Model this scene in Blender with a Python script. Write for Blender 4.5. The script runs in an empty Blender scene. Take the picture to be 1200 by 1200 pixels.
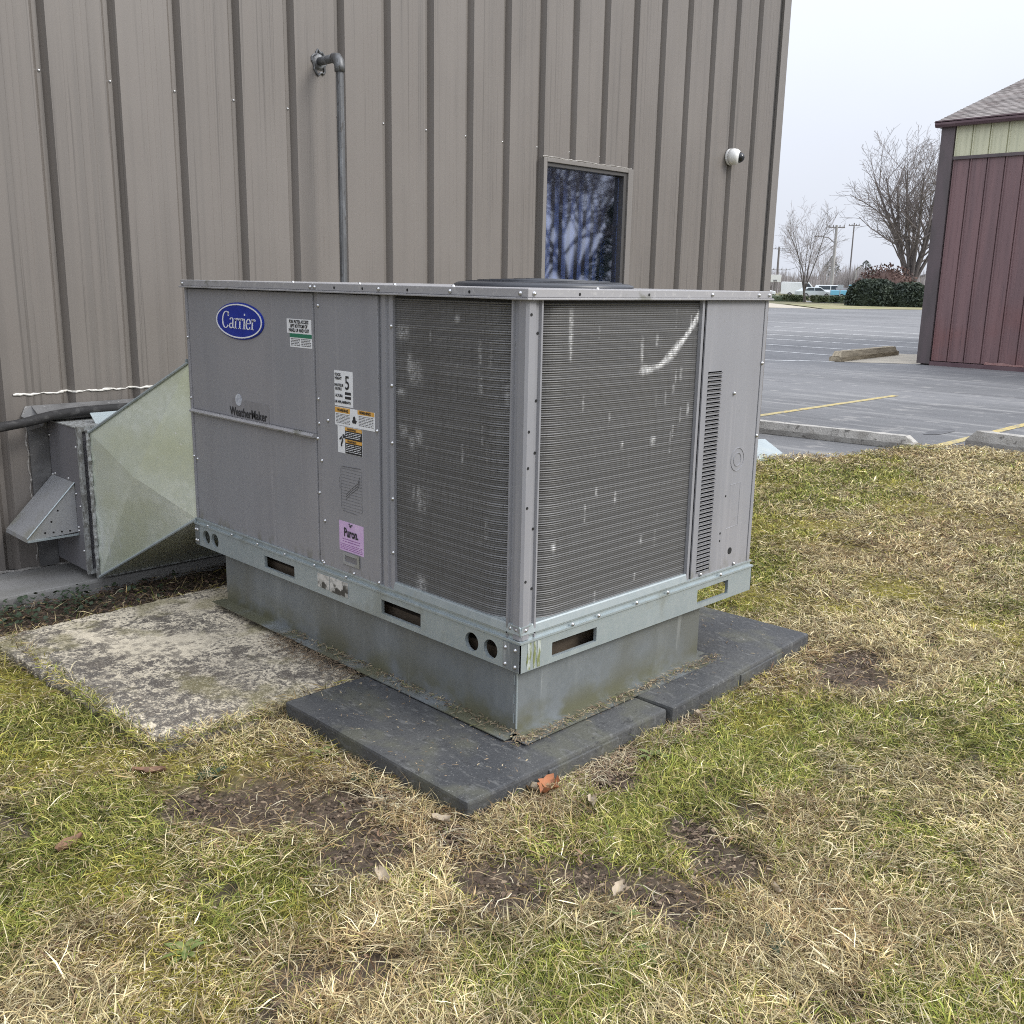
import bpy, bmesh, math, random
import numpy as np
from mathutils import Vector, Matrix
random.seed(7)
rng = np.random.default_rng(7)
scene = bpy.context.scene
COL = scene.collection
R_ = math.radians

# ------------------------------------------------------------------ camera
cd = bpy.data.cameras.new('camera')
cam = bpy.data.objects.new('camera', cd)
COL.objects.link(cam)
cd.sensor_fit = 'HORIZONTAL'
cd.sensor_width = 36.0
cd.lens = 34.82
cd.clip_start = 0.05
cd.clip_end = 3000
ya, pi_, ro = 0.7858, 0.2286, 0.0191
f_ = np.array([math.sin(ya)*math.cos(pi_), math.cos(ya)*math.cos(pi_), -math.sin(pi_)])
r_ = np.array([math.cos(ya), -math.sin(ya), 0.0])
u_ = np.cross(r_, f_)
r2 = r_*math.cos(ro)+u_*math.sin(ro)
u2 = -r_*math.sin(ro)+u_*math.cos(ro)
mw = Matrix.Identity(4)
for i in range(3):
    mw[i][0] = r2[i]; mw[i][1] = u2[i]; mw[i][2] = -f_[i]
CAM = np.array([-1.8865, -1.8408, 1.3558])
mw.translation = Vector(CAM)
cam.matrix_world = mw
scene.camera = cam

# ------------------------------------------------------------------ world: overcast daylight
SUN_AZ, SUN_EL = R_(154), R_(38)          # azimuth clockwise from +Y
world = bpy.data.worlds.new('World')
scene.world = world
world.use_nodes = True
wn, wl = world.node_tree.nodes, world.node_tree.links
wn.clear()
wo = wn.new('ShaderNodeOutputWorld')
bg = wn.new('ShaderNodeBackground'); bg.inputs['Strength'].default_value = 0.056
wl.new(bg.outputs[0], wo.inputs[0])
sky = wn.new('ShaderNodeTexSky'); sky.sky_type = 'NISHITA'; sky.sun_disc = False
sky.sun_elevation = SUN_EL; sky.sun_rotation = SUN_AZ
sky.air_density = 1.2; sky.dust_density = 3.0
tc = wn.new('ShaderNodeTexCoord')
sx = wn.new('ShaderNodeSeparateXYZ'); wl.new(tc.outputs['Generated'], sx.inputs[0])
mr = wn.new('ShaderNodeMapRange')           # overcast luminance: zenith about three times the horizon
mr.inputs['From Min'].default_value = 0.0; mr.inputs['From Max'].default_value = 1.0
mr.inputs['To Min'].default_value = 7.5; mr.inputs['To Max'].default_value = 25.0
zc = wn.new('ShaderNodeMath'); zc.operation = 'MAXIMUM'; zc.inputs[1].default_value = 0.0; wl.new(sx.outputs['Z'], zc.inputs[0])
zp = wn.new('ShaderNodeMath'); zp.operation = 'POWER'; zp.inputs[1].default_value = 1.5; wl.new(zc.outputs[0], zp.inputs[0])
wl.new(zp.outputs[0], mr.inputs['Value'])
cn = wn.new('ShaderNodeTexNoise'); cn.inputs['Scale'].default_value = 2.2; cn.inputs['Detail'].default_value = 4
wl.new(tc.outputs['Generated'], cn.inputs['Vector'])
cm = wn.new('ShaderNodeMapRange'); cm.inputs['From Min'].default_value = 0.3; cm.inputs['From Max'].default_value = 0.7
cm.inputs['To Min'].default_value = 0.95; cm.inputs['To Max'].default_value = 1.05
wl.new(cn.outputs['Fac'], cm.inputs['Value'])
mm = wn.new('ShaderNodeMath'); mm.operation = 'MULTIPLY'
wl.new(mr.outputs[0], mm.inputs[0]); wl.new(cm.outputs[0], mm.inputs[1])
vs = wn.new('ShaderNodeVectorMath'); vs.operation = 'SCALE'
vs.inputs[0].default_value = (0.935, 0.985, 1.10)
wl.new(mm.outputs[0], vs.inputs['Scale'])
mx = wn.new('ShaderNodeMix'); mx.data_type = 'RGBA'; mx.inputs['Factor'].default_value = 0.94
wl.new(sky.outputs[0], mx.inputs['A']); wl.new(vs.outputs[0], mx.inputs['B'])
wl.new(mx.outputs['Result'], bg.inputs['Color'])

sd = bpy.data.lights.new('sun', 'SUN')
sd.energy = 1.5; sd.angle = R_(26); sd.color = (1.0, 0.97, 0.92)
sun = bpy.data.objects.new('sun', sd); COL.objects.link(sun)
sv = Vector((math.sin(SUN_AZ)*math.cos(SUN_EL), math.cos(SUN_AZ)*math.cos(SUN_EL), math.sin(SUN_EL)))
sun.rotation_euler = sv.to_track_quat('Z', 'Y').to_euler()
sun.location = (0, -5, 20)

scene.view_settings.view_transform = 'Standard'
scene.view_settings.look = 'None'
scene.view_settings.exposure = 1.02
scene.view_settings.gamma = 1.0
scene.view_settings.use_curve_mapping = False
scene.render.engine = 'CYCLES'
scene.cycles.pixel_filter_type = 'BLACKMAN_HARRIS'
scene.cycles.filter_width = 1.05
scene.cycles.use_denoising = False

# ------------------------------------------------------------------ materials
def mat(name, base, rough=0.6, metal=0.0, layers=(), bump=None, attr=None, spec=0.5):
    m = bpy.data.materials.new(name); m.use_nodes = True
    n, l = m.node_tree.nodes, m.node_tree.links
    b = n['Principled BSDF']
    b.inputs['Roughness'].default_value = rough
    b.inputs['Metallic'].default_value = metal
    b.inputs['Specular IOR Level'].default_value = spec
    geo = n.new('ShaderNodeNewGeometry')
    def coords(sc):
        v = n.new('ShaderNodeVectorMath'); v.operation = 'MULTIPLY'
        l.new(geo.outputs['Position'], v.inputs[0]); v.inputs[1].default_value = sc
        return v.outputs[0]
    if attr:
        a = n.new('ShaderNodeVertexColor'); a.layer_name = attr
        cur = a.outputs['Color']
    else:
        rgb = n.new('ShaderNodeRGB'); rgb.outputs[0].default_value = (*base, 1)
        cur = rgb.outputs[0]
    rcur = None
    for L in layers:
        kind = L.get('kind', 'noise')
        sc = L.get('scale', (5, 5, 5))
        if not hasattr(sc, '__len__'): sc = (sc, sc, sc)
        if kind == 'noise':
            t = n.new('ShaderNodeTexNoise'); t.inputs['Scale'].default_value = 1.0
            t.inputs['Detail'].default_value = L.get('detail', 4)
            t.inputs['Roughness'].default_value = L.get('nrough', 0.55)
            l.new(coords(sc), t.inputs['Vector']); src = t.outputs['Fac']
        elif kind == 'voronoi':
            t = n.new('ShaderNodeTexVoronoi'); t.inputs['Scale'].default_value = 1.0
            t.feature = L.get('feature', 'F1')
            l.new(coords(sc), t.inputs['Vector'])
            if L.get('cell'):
                s = n.new('ShaderNodeSeparateColor'); l.new(t.outputs['Color'], s.inputs[0]); src = s.outputs[0]
            else:
                src = t.outputs['Distance']
        mr = n.new('ShaderNodeMapRange'); mr.interpolation_type = 'SMOOTHSTEP'
        mr.inputs['From Min'].default_value = L.get('lo', 0.4)
        mr.inputs['From Max'].default_value = L.get('hi', 0.6)
        mr.inputs['To Min'].default_value = 0.0
        mr.inputs['To Max'].default_value = L.get('amount', 1.0)
        l.new(src, mr.inputs['Value']); fac = mr.outputs[0]
        for zr in ('zband', 'mask2'):
            if zr in L:
                if zr == 'zband':
                    s3 = n.new('ShaderNodeSeparateXYZ'); l.new(geo.outputs['Position'], s3.inputs[0])
                    src2 = s3.outputs['XYZ'.index(L.get('axis', 'Z'))]
                    lo, hi = L['zband']
                else:
                    t = n.new('ShaderNodeTexNoise'); t.inputs['Scale'].default_value = 1.0
                    t.inputs['Detail'].default_value = 3
                    s2 = L['mask2'][0]
                    l.new(coords(s2 if hasattr(s2, '__len__') else (s2,)*3), t.inputs['Vector'])
                    src2 = t.outputs['Fac']; lo, hi = L['mask2'][1:3]
                m3 = n.new('ShaderNodeMapRange'); m3.interpolation_type = 'SMOOTHSTEP'
                inv = lo > hi
                m3.inputs['From Min'].default_value = min(lo, hi); m3.inputs['From Max'].default_value = max(lo, hi)
                m3.inputs['To Min'].default_value = 1.0 if inv else 0.0
                m3.inputs['To Max'].default_value = 0.0 if inv else 1.0
                l.new(src2, m3.inputs['Value'])
                mu = n.new('ShaderNodeMath'); mu.operation = 'MULTIPLY'
                l.new(fac, mu.inputs[0]); l.new(m3.outputs[0], mu.inputs[1]); fac = mu.outputs[0]
        if 'color' in L:
            mi = n.new('ShaderNodeMix'); mi.data_type = 'RGBA'
            mi.blend_type = L.get('blend', 'MIX')
            l.new(fac, mi.inputs['Factor']); l.new(cur, mi.inputs['A'])
            mi.inputs['B'].default_value = (*L['color'], 1)
            cur = mi.outputs['Result']
        if 'rough' in L:
            mi = n.new('ShaderNodeMix'); mi.data_type = 'FLOAT'
            l.new(fac, mi.inputs['Factor'])
            if rcur is None: mi.inputs['A'].default_value = rough
            else: l.new(rcur, mi.inputs['A'])
            mi.inputs['B'].default_value = L['rough']; rcur = mi.outputs['Result']
    l.new(cur, b.inputs['Base Color'])
    if rcur is not None: l.new(rcur, b.inputs['Roughness'])
    if bump:
        sc, strength, dist = bump[:3]
        t = n.new('ShaderNodeTexNoise'); t.inputs['Scale'].default_value = 1.0
        t.inputs['Detail'].default_value = 6
        l.new(coords(sc if hasattr(sc, '__len__') else (sc,)*3), t.inputs['Vector'])
        bp = n.new('ShaderNodeBump'); bp.inputs['Strength'].default_value = strength
        bp.inputs['Distance'].default_value = dist
        l.new(t.outputs['Fac'], bp.inputs['Height']); l.new(bp.outputs[0], b.inputs['Normal'])
    return m

N = dict
M = {}
M['unit'] = mat('unit_paint', (.233, .234, .247), .45, 0.0, [
    N(scale=(9, 9, .7), lo=.45, hi=.75, color=(.20, .198, .21), amount=.55),
    N(scale=(1.6, 1.6, 1.6), lo=.42, hi=.7, color=(.275, .265, .27), amount=.6),
    N(scale=60, lo=.62, hi=.78, color=(.17, .165, .16), amount=.35),
    N(scale=(55, 55, 1.1), lo=.58, hi=.68, color=(.31, .305, .315), amount=.3),
    N(scale=(24, 24, 12), lo=.5, hi=.64, color=(.12, .115, .075), amount=.6, zband=(.44, .37)),
    N(scale=(3, 3, 2), lo=.3, hi=.7, rough=.55)], bump=((2.4, 2.4, 1.6), .45, .012))
M['unit_lid'] = mat('lid_paint', (.30, .295, .30), .4, 0.0, [
    N(scale=(14, 14, 30), lo=.5, hi=.66, color=(.10, .10, .06), amount=.75, mask2=(1.4, .5, .62)),
    N(scale=(70, 70, 70), lo=.55, hi=.7, color=(.5, .49, .47), amount=.35)])
M['galv'] = mat('galvanised_steel', (.38, .425, .435), .42, .45, [
    N(kind='voronoi', cell=True, scale=70, lo=.2, hi=.9, color=(.33, .385, .40), amount=.5),
    N(scale=(14, 14, 2), lo=.5, hi=.75, color=(.46, .51, .52), amount=.4),
    N(scale=(5, 5, 5), lo=.56, hi=.68, color=(.25, .26, .22), amount=.45)], bump=(30, .05, .003))
M['galv_stained'] = mat('stained_galvanised_steel', (.20, .217, .226), .5, .35, [
    N(kind='voronoi', cell=True, scale=55, lo=.2, hi=.9, color=(.18, .197, .206), amount=.7),
    N(scale=(12, 12, 1.3), lo=.5, hi=.72, color=(.28, .30, .305), amount=.5),
    N(scale=(26, 26, 2.2), lo=.62, hi=.72, color=(.5, .52, .52), amount=.5),
    N(scale=(7, 7, 9), lo=.35, hi=.6, color=(.12, .115, .05), amount=.75, zband=(.2, .07)),
    N(scale=(1.6, 1.6, .8), lo=.46, hi=.62, color=(.135, .132, .10), amount=.55)], bump=(12, .08, .004))
M['galv_drip'] = mat('moss_streak', (.16, .18, .07), .8, 0, [
    N(scale=(80, 80, 25), lo=.45, hi=.6, color=(.38, .41, .38))])
M['duct'] = mat('duct_galvanised', (.74, .79, .72), .30, .5, [
    N(scale=(1.3, 1.3, 2.6), lo=.40, hi=.62, color=(.56, .60, .44), amount=.6),
    N(kind='voronoi', cell=True, scale=48, lo=.1, hi=.95, color=(.60, .65, .56), amount=.6),
    N(scale=2.2, lo=.42, hi=.65, color=(.55, .58, .40), amount=.7),
    N(scale=(40, 40, 6), lo=.56, hi=.66, color=(.66, .70, .70), amount=.7, zband=(.35, .1), rough=.5),
    N(scale=75, lo=.68, hi=.73, color=(.8, .8, .78), amount=.8)], bump=(4, .12, .012))
M['duct_edge'] = mat('corroded_galvanised', (.36, .37, .36), .6, .4, [
    N(scale=(60, 60, 30), lo=.45, hi=.6, color=(.16, .155, .14), amount=.8),
    N(scale=(90, 90, 90), lo=.6, hi=.68, color=(.65, .65, .62), amount=.7)], bump=(60, .3, .004))
M['grey_sheet'] = mat('grey_sheet_metal', (.185, .18, .19), .42, .15, [
    N(scale=(7, 7, 2), lo=.45, hi=.7, color=(.165, .165, .175), amount=.7),
    N(scale=30, lo=.62, hi=.72, color=(.12, .12, .10), amount=.5)], bump=(5, .1, .006))
M['flashing'] = mat('dirty_dark_flashing', (.085, .083, .082), .6, 0, [N(scale=(5, 5, 12), lo=.45, hi=.65, color=(.15, .148, .145), amount=.8), N(scale=70, lo=.62, hi=.7, color=(.35, .34, .33), amount=.6)])
M['hood'] = mat('hood_sheet_metal', (.36, .365, .37), .4, .35, [
    N(scale=(6, 6, 6), lo=.5, hi=.68, color=(.27, .265, .20), amount=.6),
    N(scale=60, lo=.55, hi=.7, color=(.3, .3, .3), amount=.5)])
M['screw'] = mat('zinc_screw', (.50, .50, .50), .32, .9)
M['dark'] = mat('dark_void', (.012, .012, .012), .9)
M['fan_guard'] = mat('black_fan_guard', (.035, .038, .045), .4)
M['logo_blue'] = mat('logo_blue', (.010, .026, .25), .45, 0, [N(scale=30, lo=.4, hi=.7, color=(.014, .034, .29))], spec=.25)
M['white_print'] = mat('white_print', (.72, .73, .74), .5, 0, [N(scale=40, lo=.5, hi=.7, color=(.6, .61, .6), amount=.5)])
M['black_print'] = mat('black_print', (.02, .02, .022), .6)
M['faded_print'] = mat('faded_print', (.10, .10, .105), .6, 0, [N(scale=120, lo=.45, hi=.65, color=(.18, .178, .188), amount=.8)])
M['green_print'] = mat('green_print', (.02, .16, .09), .6)
M['orange_print'] = mat('orange_print', (.62, .33, .06), .6, 0, [N(scale=60, lo=.5, hi=.7, color=(.7, .5, .25), amount=.6)])
M['lilac'] = mat('lilac_label', (.55, .38, .60), .5, 0, [N(scale=20, lo=.4, hi=.7, color=(.60, .45, .64))])
M['purple_print'] = mat('purple_print', (.22, .08, .26), .6)
M['coil'] = mat('coil_fins', (.2, .2, .2), .5, .25, [
    N(scale=(260, 260, 9), lo=.45, hi=.68, color=(.07, .068, .065), amount=.55),
    N(scale=(4, 4, 2.5), lo=.45, hi=.7, color=(.092, .089, .084), amount=.4)], attr='wear_shade')
M['coil_back'] = mat('coil_core', (.03, .029, .027), .8)
M['rubber'] = mat('dark_equipment_pad', (.043, .045, .048), .7, 0, [
    N(scale=(3.2, 3.2, 3), detail=6, lo=.40, hi=.62, color=(.070, .071, .070), amount=.9, rough=.8),
    N(scale=(7, 5, 3), detail=6, lo=.50, hi=.66, color=(.095, .095, .068), amount=.6),
    N(scale=(60, 20, 40), detail=7, lo=.56, hi=.68, color=(.15, .15, .145), amount=.5),
    N(scale=(28, 28, 28), detail=8, nrough=.7, lo=.58, hi=.64, color=(.030, .030, .031), amount=.7),
    N(scale=(240, 240, 240), lo=.62, hi=.70, color=(.25, .245, .23), amount=.6),
    N(scale=(12, 12, 40), detail=6, lo=.42, hi=.6, color=(.10, .095, .055), amount=.7, zband=(.045, .0))], bump=(90, .5, .006))
M['slab'] = mat('lichen_concrete', (.74, .65, .49), .9, 0, [
    N(scale=(2.6, 2.6, 2.6), lo=.36, hi=.62, color=(.50, .44, .33), amount=.6),
    N(scale=(30, 22, 30), detail=10, nrough=.78, lo=.485, hi=.535, color=(.105, .090, .075), mask2=(2.3, .40, .60)),
    N(scale=(60, 48, 60), detail=9, nrough=.78, lo=.44, hi=.55, color=(.085, .074, .064), amount=.88, zband=(1.34, .86), axis='Y'),
    N(scale=(60, 48, 60), detail=9, nrough=.78, lo=.43, hi=.54, color=(.085, .078, .070), amount=.85, zband=(-.48, -.74), axis='X'),
    N(scale=(75, 60, 75), detail=8, nrough=.75, lo=.50, hi=.56, color=(.10, .088, .076), amount=.95, mask2=(3.1, .34, .54)),
    N(scale=(8, 11, 8), detail=10, nrough=.7, lo=.535, hi=.585, color=(.095, .080, .066), amount=.85),
    N(scale=(3.5, 3.5, 3.5), lo=.53, hi=.64, color=(.20, .175, .075), amount=.6),
    N(scale=(170, 170, 170), lo=.57, hi=.66, color=(.68, .63, .52), amount=.5)], bump=(90, .5, .008))
M['ledge'] = mat('foundation_concrete', (.235, .23, .22), .85, 0, [
    N(scale=(2, 5, 5), lo=.4, hi=.65, color=(.19, .185, .17), amount=.8),
    N(scale=50, lo=.55, hi=.7, color=(.16, .15, .14), amount=.5)], bump=(60, .2, .004))
M['taupe'] = mat('taupe_wall_paint', (.147, .131, .117), .42, 0, [
    N(scale=(26, 26, .25), lo=.45, hi=.68, color=(.122, .110, .099), amount=.7),
    N(scale=(70, 70, .6), lo=.58, hi=.66, color=(.082, .073, .065), amount=.65),
    N(scale=(1.1, 1.1, .45), lo=.42, hi=.68, color=(.170, .153, .138), amount=.75),
    N(scale=(4, 4, 3), lo=.3, hi=.7, rough=.55)], bump=((3, 3, .8), .08, .006))
M['taupe_trim'] = mat('taupe_trim', (.165, .152, .140), .5, 0, [N(scale=(10, 10, .5), lo=.45, hi=.7, color=(.19, .178, .165), amount=.7)])
M['dark_trim'] = mat('dark_trim', (.05, .047, .045), .5)
M['roof_metal'] = mat('building_roof', (.2, .19, .18), .5, .2, [N(scale=3, lo=.4, hi=.7, color=(.16, .155, .15))])
M['sealant'] = mat('white_sealant', (.66, .64, .59), .6, 0, [N(scale=60, lo=.5, hi=.65, color=(.42, .40, .36), amount=.7)], bump=(40, .4, .004))
M['old_sealant'] = mat('old_grey_sealant', (.24, .225, .205), .7, 0, [N(scale=90, lo=.55, hi=.65, color=(.5, .48, .45), amount=.7)], bump=(60, .5, .005))
M['insulation'] = mat('black_pipe_insulation', (.020, .019, .019), .8, 0, [
    N(scale=(25, 40, 40), lo=.52, hi=.68, color=(.07, .068, .065), amount=.7)], bump=(40, .5, .006))
M['pipe'] = mat('galvanised_pipe', (.12, .122, .125), .5, .5, [
    N(scale=(30, 30, 5), lo=.45, hi=.62, color=(.22, .23, .24), amount=.7),
    N(scale=(60, 60, 20), lo=.58, hi=.66, color=(.07, .065, .06), amount=.8)], bump=(60, .2, .003))
M['plastic_white'] = mat('white_plastic', (.72, .72, .70), .35, 0, [N(scale=12, lo=.5, hi=.7, color=(.64, .63, .60), amount=.5)])
M['lens'] = mat('tinted_dome', (.015, .016, .018), .06)
M['blind'] = mat('grey_blue_blind', (.46, .50, .60), .7, 0, [N(scale=(8, 8, 1), lo=.4, hi=.7, color=(.34, .375, .47))])
M['asphalt'] = mat('old_asphalt', (.100, .101, .104), .85, 0, [
    N(scale=(.9, .8, 1), detail=5, lo=.56, hi=.62, color=(.082, .083, .087), amount=.5),
    N(scale=(.30, .10, 1), lo=.42, hi=.60, color=(.140, .140, .143), amount=.9),
    N(scale=(4.5, .30, 1), detail=8, nrough=.75, lo=.50, hi=.64, color=(.26, .255, .245), amount=.6, mask2=((.6, .3, 1), .36, .55)),
    N(scale=(2.6, .22, 1), detail=8, nrough=.75, lo=.52, hi=.62, color=(.066, .066, .069), amount=.75, mask2=((.45, .25, 1), .40, .56)),
    N(scale=120, lo=.55, hi=.7, color=(.30, .29, .275), amount=.45),
    N(scale=(6, 3, 1), detail=7, lo=.58, hi=.66, color=(.27, .26, .245), amount=.5)], bump=(160, .3, .004))
M['ground'] = mat('far_ground', (.13, .125, .06), .95, 0, [N(scale=.2, lo=.4, hi=.65, color=(.17, .15, .085))])
M['verge'] = mat('dry_verge', (.24, .21, .12), .95, 0, [N(scale=.6, lo=.4, hi=.65, color=(.15, .16, .06))])
M['yellow_line'] = mat('worn_yellow_paint', (.42, .33, .12), .8, 0, [
    N(scale=(14, 40, 20), detail=7, nrough=.7, lo=.47, hi=.58, color=(.16, .155, .145), amount=.8),
    N(scale=(1.2, 3, 1), lo=.45, hi=.65, color=(.34, .29, .15), amount=.7)])
M['white_line'] = mat('worn_white_paint', (.60, .60, .585), .75, 0, [
    N(scale=(8, 8, 8), detail=6, lo=.5, hi=.68, color=(.2, .2, .2), amount=.8)])
M['kerb'] = mat('weathered_concrete', (.36, .345, .315), .9, 0, [
    N(scale=(6, 6, 6), detail=6, lo=.46, hi=.62, color=(.24, .225, .20), amount=.8),
    N(scale=(90, 90, 90), lo=.55, hi=.66, color=(.46, .44, .40), amount=.6),
    N(scale=(16, 16, 16), lo=.58, hi=.68, color=(.07, .066, .058), amount=.75)], bump=(70, .6, .01))
M['timber'] = mat('weathered_timber', (.32, .27, .19), .9, 0, [
    N(scale=(1.5, 30, 30), lo=.45, hi=.65, color=(.17, .14, .095), amount=.85)], bump=((3, 40, 40), .5, .01))
M['apron'] = mat('tan_concrete', (.38, .34, .27), .9, 0, [N(scale=2.5, lo=.4, hi=.65, color=(.30, .27, .22))])
M['red_wall'] = mat('dull_red_siding', (.200, .120, .120), .5, 0, [
    N(scale=(6, 6, .4), lo=.42, hi=.66, color=(.155, .098, .100), amount=.85),
    N(scale=(.5, .5, .7), lo=.45, hi=.66, color=(.20, .090, .082), amount=.6, zband=(2.2, .3)),
    N(scale=(30, 30, 1), lo=.56, hi=.68, color=(.125, .075, .08), amount=.7)])
M['cream'] = mat('cream_siding', (.58, .57, .40), .55, 0, [N(scale=(12, 12, .8), lo=.42, hi=.66, color=(.47, .47, .33), amount=.8)])
M['brown_trim'] = mat('brown_trim', (.085, .070, .070), .5, 0, [N(scale=(4, 4, 1), lo=.4, hi=.65, color=(.11, .085, .088))])
M['gutter'] = mat('maroon_gutter', (.105, .062, .070), .45, 0, [N(scale=(3, 3, 3), lo=.4, hi=.65, color=(.13, .082, .088))])
M['shingle'] = mat('asphalt_shingle', (.2, .2, .2), .9, 0, [N(scale=40, lo=.5, hi=.7, color=(.12, .10, .095), amount=.4)], attr='tint')
M['grass'] = mat('grass_blades', (.2, .2, .1), .75, 0, [], attr='tint', spec=.25)
M['lawn'] = mat('lawn_soil', (.1, .08, .05), .95, 0, [
    N(scale=45, detail=6, lo=.42, hi=.66, color=(.035, .027, .018), amount=.6),
    N(scale=110, lo=.55, hi=.68, color=(.20, .165, .105), amount=.5)], attr='tint', bump=(60, .9, .012))
M['litter'] = mat('dead_grass_litter', (.2, .15, .09), .9, 0, [], attr='tint')
M['leaf_orange'] = mat('orange_dry_leaf', (.34, .13, .055), .7, 0, [N(scale=60, lo=.45, hi=.65, color=(.20, .09, .05), amount=.8)])
M['leaf_pale'] = mat('pale_dry_leaf', (.40, .33, .24), .7, 0, [N(scale=60, lo=.45, hi=.65, color=(.36, .30, .22), amount=.7)])
M['leaf_brown'] = mat('brown_dry_leaf', (.20, .11, .065), .8, 0, [N(scale=60, lo=.45, hi=.65, color=(.12, .07, .045), amount=.8)])
M['weed'] = mat('weed_leaf', (.10, .145, .035), .6, 0, [N(scale=40, lo=.4, hi=.65, color=(.16, .18, .05)), N(scale=90, lo=.55, hi=.65, color=(.25, .2, .1), amount=.7)])
M['weed_dark'] = mat('dark_weed_leaf', (.026, .045, .022), .6, 0, [N(scale=40, lo=.4, hi=.65, color=(.04, .06, .028))])
M['bark'] = mat('grey_bark', (.10, .088, .078), .9, 0, [N(scale=(3, 3, 1), lo=.4, hi=.65, color=(.065, .056, .05))])
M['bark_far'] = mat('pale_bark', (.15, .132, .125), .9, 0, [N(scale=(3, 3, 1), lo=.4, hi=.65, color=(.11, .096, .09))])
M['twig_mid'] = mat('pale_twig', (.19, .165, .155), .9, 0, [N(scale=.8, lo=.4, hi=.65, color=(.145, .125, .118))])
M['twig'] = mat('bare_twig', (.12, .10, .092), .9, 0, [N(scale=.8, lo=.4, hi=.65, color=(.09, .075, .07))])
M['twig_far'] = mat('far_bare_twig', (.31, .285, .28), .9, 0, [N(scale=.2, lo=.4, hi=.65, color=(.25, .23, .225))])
M['hedge'] = mat('hedge_leaf', (.045, .065, .03), .7, 0, [N(scale=1.5, lo=.4, hi=.65, color=(.07, .085, .035))])
M['yew'] = mat('dark_evergreen_leaf', (.022, .034, .022), .7, 0, [N(scale=1.2, lo=.4, hi=.65, color=(.035, .05, .028))])
M['rust_leaf'] = mat('dead_brown_leaf', (.125, .08, .068), .8, 0, [N(scale=1.0, lo=.4, hi=.65, color=(.12, .065, .05))])
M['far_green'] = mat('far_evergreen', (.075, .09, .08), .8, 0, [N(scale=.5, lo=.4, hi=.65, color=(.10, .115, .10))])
M['pole_wood'] = mat('pale_pole', (.33, .32, .31), .8, 0, [N(scale=(4, 4, .5), lo=.4, hi=.65, color=(.25, .24, .23))])
M['pole_dark'] = mat('dark_pole', (.16, .145, .14), .8, 0, [N(scale=(4, 4, .5), lo=.4, hi=.65, color=(.12, .11, .105))])
M['wire'] = mat('wire', (.08, .08, .085), .6)
M['car_white'] = mat('white_car_paint', (.72, .74, .74), .25, 0, [N(scale=.6, lo=.4, hi=.7, color=(.66, .68, .68))])
M['car_silver'] = mat('silver_car_paint', (.52, .56, .57), .25, .3, [N(scale=.6, lo=.4, hi=.7, color=(.46, .5, .51))])
M['car_dark'] = mat('dark_car_paint', (.06, .06, .065), .3, 0, [N(scale=.6, lo=.4, hi=.7, color=(.08, .075, .075))])
M['car_blue'] = mat('light_blue_paint', (.16, .42, .56), .3, 0, [N(scale=.6, lo=.4, hi=.7, color=(.13, .37, .50))])
M['car_glass'] = mat('car_glass', (.05, .06, .07), .1)
M['tyre'] = mat('tyre_rubber', (.02, .02, .02), .8)
M['rim'] = mat('wheel_rim', (.35, .35, .36), .4, .6)
M['sign_white'] = mat('white_sign_face', (.70, .70, .67), .5, 0, [N(scale=.8, lo=.45, hi=.65, color=(.62, .62, .58))])
M['house_white'] = mat('white_house_wall', (.62, .63, .62), .6, 0, [N(scale=(.2, .2, 6), lo=.4, hi=.65, color=(.55, .56, .56))])
M['house_tan'] = mat('tan_house_wall', (.46, .40, .33), .7, 0, [N(scale=.5, lo=.4, hi=.65, color=(.40, .35, .29))])
M['house_roof'] = mat('grey_house_roof', (.22, .21, .21), .8, 0, [N(scale=.7, lo=.4, hi=.65, color=(.17, .165, .165))])
M['splash'] = mat('pale_sheet_metal', (.36, .41, .42), .5, .3, [N(scale=8, lo=.45, hi=.65, color=(.40, .44, .43), amount=.8)])

def glass_material():
    m = bpy.data.materials.new('reflective_window_glass'); m.use_nodes = True
    n, l = m.node_tree.nodes, m.node_tree.links; n.clear()
    o = n.new('ShaderNodeOutputMaterial'); mx = n.new('ShaderNodeMixShader')
    g = n.new('ShaderNodeBsdfGlossy'); g.inputs['Roughness'].default_value = .03
    g.inputs['Color'].default_value = (.82, .86, .97, 1)
    t = n.new('ShaderNodeBsdfTransparent'); t.inputs['Color'].default_value = (.66, .72, .86, 1)
    geo = n.new('ShaderNodeNewGeometry'); no = n.new('ShaderNodeTexNoise')
    no.inputs['Scale'].default_value = 3.0; no.inputs['Detail'].default_value = 1
    l.new(geo.outputs['Position'], no.inputs['Vector'])
    bp = n.new('ShaderNodeBump'); bp.inputs['Strength'].default_value = .05; bp.inputs['Distance'].default_value = .01
    l.new(no.outputs['Fac'], bp.inputs['Height']); l.new(bp.outputs[0], g.inputs['Normal'])
    mx.inputs[0].default_value = .36
    l.new(t.outputs[0], mx.inputs[1]); l.new(g.outputs[0], mx.inputs[2]); l.new(mx.outputs[0], o.inputs[0])
    return m
M['glass'] = glass_material()

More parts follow.
